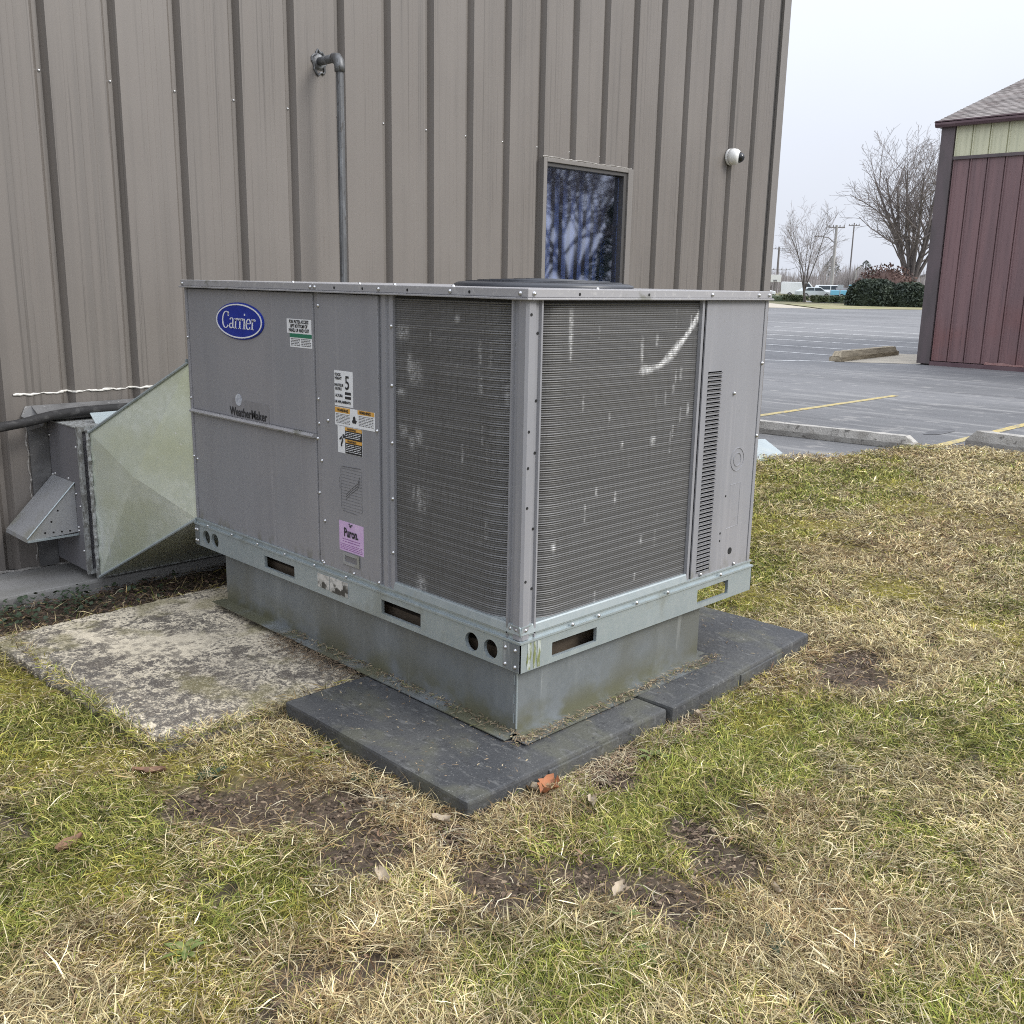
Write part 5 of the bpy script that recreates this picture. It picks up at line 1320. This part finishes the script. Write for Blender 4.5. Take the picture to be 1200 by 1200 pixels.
def vehicle(name, c, ang, prof_, W, glass, paint, label, cat, wheels=(-1.35, 1.35), group=None):
    o = empty(name, c, label, cat, group); ca, sa_ = math.cos(ang), math.sin(ang)
    fn = lambda u, v, d: (c[0]+u*ca-d*sa_, c[1]+u*sa_+d*ca, c[2]+v)
    mb = MB(); mb.prism(prof_, fn, -W/2, W/2); mb.build('body', M[paint], o, bevel=.06)
    for g in glass:
        mb = MB(); mb.prism(g, fn, -W/2-.012, W/2+.012); mb.build('window', M['car_glass'], o)
    for u in wheels:
        for s in (-1, 1):
            p = fn(u, .33, s*(W/2-.12)); q = fn(u, .33, s*(W/2+.01)); mb = MB(); mb.tube([p, q], .33, 14); w = mb.build('wheel', M['tyre'], o)
            mb = MB(); mb.tube([fn(u, .33, s*(W/2+.011)), fn(u, .33, s*(W/2+.02))], .2, 10); mb.build('rim', M['rim'], w)
    return o
SEDAN = [(-2.25, .35), (2.25, .35), (2.25, .75), (1.2, .95), (.55, 1.42), (-1.1, 1.42), (-1.85, 1.0), (-2.25, .9)]
SG = [[(1.0, .98), (.5, 1.34), (-.25, 1.34), (-.25, .98)], [(-.33, .98), (-.33, 1.34), (-1.05, 1.34), (-1.6, .98)]]
SUV = [(-2.3, .4), (2.3, .4), (2.3, 1.0), (1.3, 1.12), (.7, 1.72), (-2.0, 1.72), (-2.3, 1.1)]
UG = [[(1.1, 1.14), (.65, 1.62), (-.4, 1.62), (-.4, 1.14)], [(-.5, 1.14), (-.5, 1.62), (-1.9, 1.62), (-2.1, 1.14)]]
VAN = [(-2.6, .4), (2.6, .4), (2.6, 1.0), (1.9, 1.2), (1.2, 2.05), (-2.5, 2.1), (-2.6, 1.9)]
VG = [[(1.7, 1.22), (1.15, 1.9), (.45, 1.9), (.45, 1.22)]]
TRUCK = [(-2.7, .5), (2.7, .5), (2.7, 1.05), (1.3, 1.15), (.8, 1.8), (-.5, 1.8), (-.6, 1.1), (-2.7, 1.1)]
TG = [[(1.15, 1.17), (.75, 1.7), (-.4, 1.7), (-.4, 1.17)]]
AV = R_(-60)
vehicle('parked_car', (121, 73.6, -.05), AV, SEDAN, 1.8, SG, 'car_white', 'white car parked left of the white van, partly behind the hedge', 'car', group='vehicles parked beyond the hedge')
vehicle('white_van', (128.5, 71.6, -.05), AV, VAN, 2.0, VG, 'car_white', 'tall white van parked behind the slim bare tree', 'van', group='vehicles parked beyond the hedge')
vehicle('parked_car', (119, 64.2, -.05), R_(-40), SEDAN, 1.8, SG, 'car_silver', 'silver car parked just right of the white van', 'car', group='vehicles parked beyond the hedge')
vehicle('parked_car', (122, 63.2, -.05), R_(-50), SUV, 1.9, UG, 'car_white', 'white estate car parked left of the tall pale pole', 'car', group='vehicles parked beyond the hedge')
vehicle('parked_car', (119, 60.2, -.05), R_(30), SEDAN, 1.8, SG, 'car_dark', 'dark car parked between the tall pale pole and the blue truck', 'car', group='vehicles parked beyond the hedge')
vehicle('pickup_truck', (118, 58.3, -.05), R_(-60), TRUCK, 1.9, TG, 'car_blue', 'light blue pickup truck parked left of the dark bush', 'truck', group='vehicles parked beyond the hedge')
vehicle('parked_car', (151, 64.0, -.05), R_(-62), SUV, 1.9, UG, 'car_white', 'white car glimpsed between the big tree trunk and the red building', 'car', group='vehicles parked beyond the hedge')

# ------------------------------------------------------------------ grass blades (one mass)
def grass():
    rg = np.random.default_rng(42)
    N0 = 2000000
    rad = 1.25+(11.5-1.25)*rg.random(N0)**1.25
    az = 0.7858+rg.uniform(-.80, .80, N0)
    # radial density: constant sampling in r means 1/r density, which suits the view
    x = CAM[0]+rad*np.sin(az); y = CAM[1]+rad*np.cos(az)
    inside = (np.abs(az-.7858) < .56)
    k = (rg.random(N0) < np.where(inside, 1, .35)*np.clip(1.25-.05*rad, .5, 1))
    ed = edge_dist(x, y)
    k &= (ed > -.01) & (~covered(x, y, .004) | (in_slab(x, y, .004) & ~in_slab(x, y, -.022) & ~inrect(x, y, -.345, 2, -.2, .71, .004) & (rg.random(len(x)) < .6))) & (y < 2.38)
    x, y, rad, az, ed = x[k], y[k], rad[k], az[k], ed[k]
    dirt, moss, dead, green, n2, n3 = fields(x, y)
    p = (1-.95*sstep(.25, .75, dirt+.9*(fbm(x, y, 19, 3, 55)-.5)))*(1-.55*moss*(1-green))*(.55+.9*fbm(x, y, 24, 2, 13)).clip(0, 1)
    k = rg.random(len(x)) < p
    x, y, rad, dirt, moss, dead, green, n2, n3, ed = [a[k] for a in (x, y, rad, dirt, moss, dead, green, n2, n3, ed)]
    n = len(x)
    isg = rg.random(n) < np.clip(green*1.15+.10, 0, .93)
    scale = np.maximum(1, rad/2.6)
    short = rg.random(n) < .55
    L = np.where(isg, np.where(short, rg.uniform(.012, .035, n), rg.uniform(.025, .065, n)), np.where(short, rg.uniform(.010, .032, n), rg.uniform(.025, .075, n)))*(.75+.5*n2)*(1-.3*moss)
    W = rg.choice([.0006, .0009, .0013, .0019], n, p=[.56, .32, .10, .02])*scale**.85
    flow = 2*math.pi*fbm(x, y, 1.6, 2, 61)*1.6
    a = flow+rg.normal(0, 1.7, n)
    lie = np.where(isg, rg.normal(.62, .28, n), rg.normal(.30, .26, n))
    e1 = np.clip(lie, .02, 1.35); e2 = e1-np.where(isg, rg.uniform(.2, .9, n), rg.uniform(.0, .5, n))
    a2 = a+rg.normal(0, .22, n)
    z0 = np.where(isg, 0, rg.uniform(0, .022, n))+.012*(fbm(x, y, 2.2, 4)-.5)*2-.012*dirt+.003+.030*in_slab(x, y, .03)
    p0 = np.stack([x, y, z0], 1)
    d1 = np.stack([np.cos(a)*np.cos(e1), np.sin(a)*np.cos(e1), np.sin(e1)], 1)
    d2 = np.stack([np.cos(a2)*np.cos(e2), np.sin(a2)*np.cos(e2), np.sin(e2)], 1)
    p1 = p0+d1*(L*.5)[:, None]; p2 = p1+d2*(L*.5)[:, None]; p2[:, 2] = np.maximum(p2[:, 2], z0*.6+.001)
    roll = rg.normal(0, .6, n)
    wd = np.stack([-np.sin(a)*np.cos(roll), np.cos(a)*np.cos(roll), np.sin(roll)], 1)*W[:, None]
    V = np.stack([p0-wd*.8, p0+wd*.8, p1-wd, p1+wd, p2], 1).reshape(-1, 3)
    # keep blades from lying over the pads and the slab too far
    b = np.arange(n)*5
    quads = np.stack([b, b+1, b+3, b+2], 1); tris = np.stack([b+2, b+3, b+4], 1)
    straw = np.array([[.52, .435, .24], [.44, .36, .175], [.33, .245, .115], [.66, .58, .37], [.18, .12, .07]])
    grn = np.array([[.160, .190, .034], [.225, .235, .046], [.30, .285, .065], [.10, .130, .032], [.38, .345, .12]])
    ci = rg.choice(5, n, p=[.32, .27, .16, .14, .11]); gi = rg.choice(5, n, p=[.25, .28, .2, .12, .15])
    col = np.where(isg[:, None], grn[gi], straw[ci])
    mossy = (rg.random(n) < moss*.5); col = np.where(mossy[:, None], np.array([.29, .255, .05]), col)
    brown = (rg.random(n) < np.clip(dead*.5+dirt*.7, 0, .8)) & ~isg; col = np.where(brown[:, None], col*np.array([.66, .58, .55]), col)
    n4 = fbm(x, y, 34, 3, 90); low = np.clip(z0/.02, 0, 1)
    col = col*(rg.uniform(.62, 1.2, n)*(.50+1.0*n3)*(.40+1.30*n4))[:, None]  # brightness mottled: dark pockets between tufts are shading painted into the tint
    darkened = rg.random(n) < .10; col = np.where(darkened[:, None], col*np.array([.50, .42, .38]), col)  # random blades darkened towards brown
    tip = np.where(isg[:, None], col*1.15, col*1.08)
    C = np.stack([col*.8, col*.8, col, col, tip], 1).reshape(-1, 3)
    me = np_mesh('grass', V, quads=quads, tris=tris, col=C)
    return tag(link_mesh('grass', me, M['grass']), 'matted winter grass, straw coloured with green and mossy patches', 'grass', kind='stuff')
grass()
# long wisps of dead grass and bits of litter
def litter(name, samp, n, seed, lmin, lmax, wmin, wmax, cols, label, zf):
    rg = np.random.default_rng(seed)
    xy = np.array([samp(rg) for _ in range(n)]); z = np.array([zf(*p) for p in xy]) if callable(zf) else np.full(n, zf)
    a = rg.uniform(0, 2*math.pi, n); L = rg.uniform(lmin, lmax, n); W = rg.uniform(wmin, wmax, n); e = rg.normal(.12, .15, n).clip(-.05, .6)
    zz = z+rg.uniform(.001, .010, n)
    K = 4; P = [np.stack([xy[:, 0], xy[:, 1], zz], 1)]; aa = a.copy()
    for i in range(K-1):
        P.append(P[-1]+np.stack([np.cos(aa)*np.cos(e), np.sin(aa)*np.cos(e), np.sin(e)], 1)*(L/(K-1))[:, None]); aa = aa+rg.normal(0, .45, n); e = e-rg.uniform(.05, .25, n)
        P[-1][:, 2] = np.maximum(P[-1][:, 2], z+.0008)
    vs = []; cc = []
    c0 = np.array(cols)[rg.integers(0, len(cols), n)]*rg.uniform(.75, 1.25, n)[:, None]
    for i in range(K):
        wv = np.stack([-np.sin(a), np.cos(a), rg.normal(0, .3, n)], 1)*(W*(1-.75*(i == K-1)-.3*(i == 0)))[:, None]
        vs += [P[i]-wv, P[i]+wv]; cc += [c0, c0]
    V = np.stack(vs, 1).reshape(-1, 3); C = np.stack(cc, 1).reshape(-1, 3); b = np.arange(n)*2*K
    quads = np.concatenate([np.stack([b+2*i, b+2*i+1, b+2*i+3, b+2*i+2], 1) for i in range(K-1)])
    me = np_mesh(name, V, quads=quads, col=C)
    return tag(link_mesh(name, me, M['litter']), label, 'litter', kind='stuff')
STR = [(.40, .33, .21), (.30, .23, .13), (.22, .15, .09), (.46, .41, .28), (.14, .09, .06)]
def s_front(rg):
    if rg.random() < .6: return (rg.uniform(-.045, .99), -.005-abs(rg.normal(0, .020)))
    return (.015-abs(rg.normal(0, .018)), rg.uniform(-.04, 1.2))
litter('dead_grass_litter', s_front, 1500, 3, .006, .03, .0006, .0014, [(.26, .2, .12), (.17, .12, .075), (.10, .07, .045), (.34, .28, .18), (.12, .12, .04)], 'crumbs of dead grass along the foot of the curb', .0728)
def s_slab(rg): return (rg.uniform(-.7, .0), rg.uniform(.74, 1.9))
def s_slab2(rg): 
    t = rg.uniform(0, 1); return (-.03-abs(rg.normal(0, .05)), .72+t*.5)
litter('leaf_crumbs', s_slab2, 700, 5, .006, .03, .0008, .002, [(.17, .12, .075), (.10, .07, .045), (.24, .18, .11)], 'dark leaf crumbs on the slab beside the curb', .063)
def s_pad(rg):
    s = rg.random()
    if s < .5: return (rg.uniform(-.40, .60), -.18-abs(rg.normal(0, .04)))
    if s < .8: return (-.37-abs(rg.normal(0, .04)), rg.uniform(-.2, .72))
    u = rg.uniform(0, .97); v = -.02-abs(rg.normal(0, .035)); return (PB_C[0]+u*math.cos(PB_A)-v*math.sin(PB_A), PB_C[1]+u*math.sin(PB_A)+v*math.cos(PB_A))
litter('straw_wisps', s_pad, 3000, 6, .03, .10, .0005, .0012, STR, 'pale curled straw matted against the pad edges', lambda x, y: .006)
def s_any(rg):
    r = 1.4+6*rg.random()**1.5; a = .7858+rg.uniform(-.6, .6); x, y = CAM[0]+r*math.sin(a), CAM[1]+r*math.cos(a)
    while covered(np.array([x]), np.array([y]), .05)[0] or x > 6.3:
        r = 1.4+6*rg.random()**1.5; a = .7858+rg.uniform(-.6, .6); x, y = CAM[0]+r*math.sin(a), CAM[1]+r*math.cos(a)
    return (x, y)
litter('straw_wisps', s_any, 2600, 7, .03, .09, .0006, .0012, [(.44, .38, .24), (.36, .30, .18), (.50, .45, .32), (.26, .20, .12)], 'long pale straws lying loose on the lawn', lambda x, y: .012)
def s_dirt(rg):
    b = DIRT[rg.integers(0, len(DIRT))]; return (b[0]+rg.normal(0, b[2]*.7), b[1]+rg.normal(0, b[2]*.7))
litter('soil_crumbs', s_dirt, 2600, 8, .004, .022, .001, .004, [(.085, .055, .037), (.055, .037, .025), (.13, .09, .06), (.20, .15, .10)], 'dark crumbs and root bits in the bare patches', lambda x, y: .001)
def lumps():
    rg = np.random.default_rng(77); n = 3400
    D = np.array(DIRT); k = rg.integers(0, len(D), n)
    x = D[k, 0]+rg.normal(0, 1, n)*D[k, 2]*.62; y = D[k, 1]+rg.normal(0, 1, n)*D[k, 2]*.62
    ok = ~covered(x, y, .01); x, y = x[ok], y[ok]; n = len(x)
    r = rg.choice([.002, .0035, .006, .010], n, p=[.45, .35, .16, .04])
    z = .012*(fbm(x, y, 2.2, 4)-.5)*2+.010*(fbm(x, y, 16, 3, 9)-.5)*2-.010
    O = np.array([(1, 0, 0), (0, 1, 0), (-1, 0, 0), (0, -1, 0), (0, 0, .7), (0, 0, -.7)])
    T = np.array([(0, 1, 4), (1, 2, 4), (2, 3, 4), (3, 0, 4), (1, 0, 5), (2, 1, 5), (3, 2, 5), (0, 3, 5)])
    V = np.stack([x, y, z], 1)[:, None]+O[None]*r[:, None, None]*rg.uniform(.55, 1.3, (n, 6, 1))
    F = (np.arange(n)*6)[:, None, None]+T[None]
    c = np.array([(.095, .068, .047), (.070, .049, .034), (.13, .095, .066), (.19, .155, .12)])[rg.choice(4, n, p=[.4, .35, .2, .05])]
    me = np_mesh('soil_lumps', V.reshape(-1, 3), tris=F.reshape(-1, 3), col=np.repeat(c, 6, 0))
    tag(link_mesh('soil_lumps', me, M['litter']), 'loose dark crumbs of earth in the bare patches', 'soil', kind='stuff')
lumps()
def s_brown(rg):
    if rg.random() < .55:
        b = DEAD[rg.integers(0, 7)]; p = (b[0]+rg.normal(0, b[2]*.8), b[1]+rg.normal(0, b[2]*.8))
    else:
        p = s_any(rg)
    return p if not covered(np.array([p[0]]), np.array([p[1]]), .01)[0] else s_brown(rg)
litter('leaf_crumbs', s_brown, 1700, 15, .006, .026, .0008, .0034, [(.19, .13, .08), (.13, .085, .055), (.08, .055, .038), (.27, .21, .14), (.20, .12, .07)], 'broken brown leaf bits scattered through the thatch', lambda x, y: .010)
def s_padtop(rg): return (rg.uniform(-.33, .0), rg.uniform(-.14, .68)) if rg.random() < .6 else (rg.uniform(.5, 1.4), rg.uniform(-.12, .3))
litter('leaf_crumbs', s_padtop, 260, 16, .004, .02, .0005, .0018, [(.34, .28, .18), (.22, .16, .10), (.12, .085, .05)], 'stray straw bits on the dark pads', .0695)
def s_wall(rg): return (rg.uniform(-.8, .9), rg.uniform(1.99, 2.38))
litter('leaf_crumbs', s_wall, 1500, 9, .01, .04, .002, .006, [(.085, .05, .035), (.05, .035, .025), (.13, .085, .055)], 'dark leaf crumbs in the gap between slab and foundation', lambda x, y: .0)

# ------------------------------------------------------------------ leaves and weeds
def leaf_mesh(seed, L, W, curl, lobes=0):
    rg = np.random.default_rng(seed); nx_, ny_ = 7, 5; vs = []; fs = []
    for i in range(nx_):
        t = i/(nx_-1); w = W*math.sin(math.pi*(t*.92+.05))**.7*(1+(.25*math.sin(lobes*math.pi*t) if lobes else 0))
        for j in range(ny_):
            s = (j/(ny_-1)-.5)*2
            vs.append((L*(t-.5)+rg.normal(0, .002), w*s*.5+rg.normal(0, .0015), .006+curl*(abs(s)**1.6)*W*.6+curl*L*.25*(t-.5)**2*4*.5+rg.normal(0, .0012)))
    for i in range(nx_-1):
        for j in range(ny_-1): fs.append((i*ny_+j, (i+1)*ny_+j, (i+1)*ny_+j+1, i*ny_+j+1))
    return vs, fs
def leaf(x, y, z, ang, L, W, curl, m, label, seed, lobes=0, tilt=0.0):
    vs, fs = leaf_mesh(seed, L, W, curl, lobes); me = bpy.data.meshes.new('dry_leaf'); me.from_pydata(vs, [], fs); me.materials.append(M[m])
    for p in me.polygons: p.use_smooth = True
    o = bpy.data.objects.new('dry_leaf', me); COL.objects.link(o); o.location = (x, y, z); o.rotation_euler = (tilt, tilt*.5, ang)
    tag(o, label, 'leaf')
leaf(-.085, -.195, .012, .3, .085, .055, .7, 'leaf_orange', 'bright orange crumpled dry leaf lying before the near corner of the large pad', 1, 5, .1)
leaf(-.115, -.165, .014, 1.7, .05, .03, .9, 'leaf_pale', 'tan curled leaf right behind the orange leaf', 2, 3)
leaf(-.05, -.325, .014, .8, .045, .028, .8, 'leaf_pale', 'pale leaf lying right of the orange leaf on straw', 3, 3)
leaf(.60, -.205, .016, 1.0, .055, .026, .9, 'leaf_pale', 'whitish curled leaf at the joint between the two dark pads', 4, 3, .3)
leaf(-.40, -.12, .012, 2.1, .05, .03, .8, 'leaf_pale', 'pale leaf left of the near tip of the large pad', 5, 3)
leaf(2.95, -.04, .012, .5, .07, .03, .7, 'leaf_brown', 'single brown leaf out on the straw lawn at the right', 6)
leaf(-.82, .62, .012, 2.4, .09, .03, .6, 'leaf_brown', 'brown leaf in the grass below the slab front', 7, 2)
leaf(-.30, -.62, .010, .2, .05, .03, .8, 'leaf_pale', 'pinkish pale leaf beside the bare soil near the bottom middle', 8, 3)
leaf(-.66, -.22, .012, 1.2, .06, .03, .8, 'leaf_pale', 'light leaf in the straw left of the bottom middle', 9, 3)
leaf(-.04, -.86, .012, .9, .045, .022, .8, 'leaf_pale', 'greyish leaf standing in straw near the bottom edge', 10, 3, .4)
leaf(-.82, 1.97, .012, .9, .06, .04, .6, 'leaf_pale', 'round pale leaf at the back left corner of the slab', 11, 3)
leaf(-1.12, .40, .012, .4, .075, .035, .6, 'leaf_brown', 'tan leaf in the green grass at the left', 12, 2)
def weed(x, y, n, L, W, m, label, seed, rise=.5):
    o = empty('weed_plant', (x, y, .0), label, 'weed', 'broadleaf weeds in the lawn'); rg = np.random.default_rng(seed)
    for i in range(n):
        a = 2*math.pi*i/n+rg.uniform(-.35, .35); l = L*rg.uniform(.7, 1.2); w = W*rg.uniform(.8, 1.2); e = rise*rg.uniform(.5, 1.4); mb = MB()
        k = 6; vs = []
        q = np.array([x, y, .010]); d = np.array([math.cos(a), math.sin(a)]); nn = np.array([-d[1], d[0], 0])
        for j in range(k):
            t = j/(k-1); ww = w*math.sin(math.pi*min(1, .12+.86*t))**.8*.5
            vs += [q-nn*ww+(0, 0, .10*ww), q+(0, 0, -.25*ww), q+nn*ww+(0, 0, .10*ww)]
            ee = e*(1-1.5*t); q = q+np.array([d[0]*math.cos(ee), d[1]*math.cos(ee), math.sin(ee)])*l/(k-1)
        mb.add(vs, [(3*j+c, 3*j+3+c, 3*j+4+c, 3*j+1+c) for j in range(k-1) for c in (0, 1)])
        mb.build('leaf', M[m], o, smooth=True)
weed(-.40, .40, 8, .045, .017, 'weed', 'green weed at the left edge of the large pad, before its long side', 1)
weed(-.40, .20, 6, .05, .022, 'weed_dark', 'small darker weed midway along the left edge of the large pad', 2)
weed(.29, -.26, 8, .055, .013, 'weed', 'blue green weed tuft right of the near pad, below the pad joint', 3, .8)
weed(-1.10, -.14, 9, .05, .014, 'weed', 'light green weed rosette near the bottom left of the lawn', 4, .6)
weed(-.41, -.80, 10, .040, .015, 'weed', 'leafy green weed rosette near the bottom middle of the lawn', 5)
weed(-.36, -.69, 7, .045, .010, 'weed', 'weed with pale narrow leaves just behind the bottom middle rosette', 6, .8)
weed(-.20, -.95, 7, .05, .02, 'weed_dark', 'dark small weed right of the bottom middle rosette', 7)
weed(-.70, .50, 7, .05, .024, 'weed_dark', 'dark weed below the front left corner of the slab', 8)
# ivy-like ground cover along the foundation
mb = MB(); rg = np.random.default_rng(31)
for _ in range(1100):
    x = rg.uniform(-.85, .15); y = rg.uniform(2.08, 2.37); z = rg.uniform(.005, .05)*(1 if x < -.25 else .5)
    if rg.random() > (1 if x < -.3 else .25): continue
    if rg.random() < .4: continue
    a = rg.uniform(0, 2*math.pi); r = rg.uniform(.005, .011); tl = rg.normal(0, .35, 2)
    mb.add([(x+r*math.cos(a+k*math.pi/3), y+r*math.sin(a+k*math.pi/3), z+r*(math.cos(a+k*math.pi/3)*tl[0]+math.sin(a+k*math.pi/3)*tl[1])) for k in range(6)], [tuple(range(6))])
tag(mb.build('ground_cover', M['weed_dark']), 'small dark green ground cover along the foundation ledge', 'ground cover', kind='stuff')
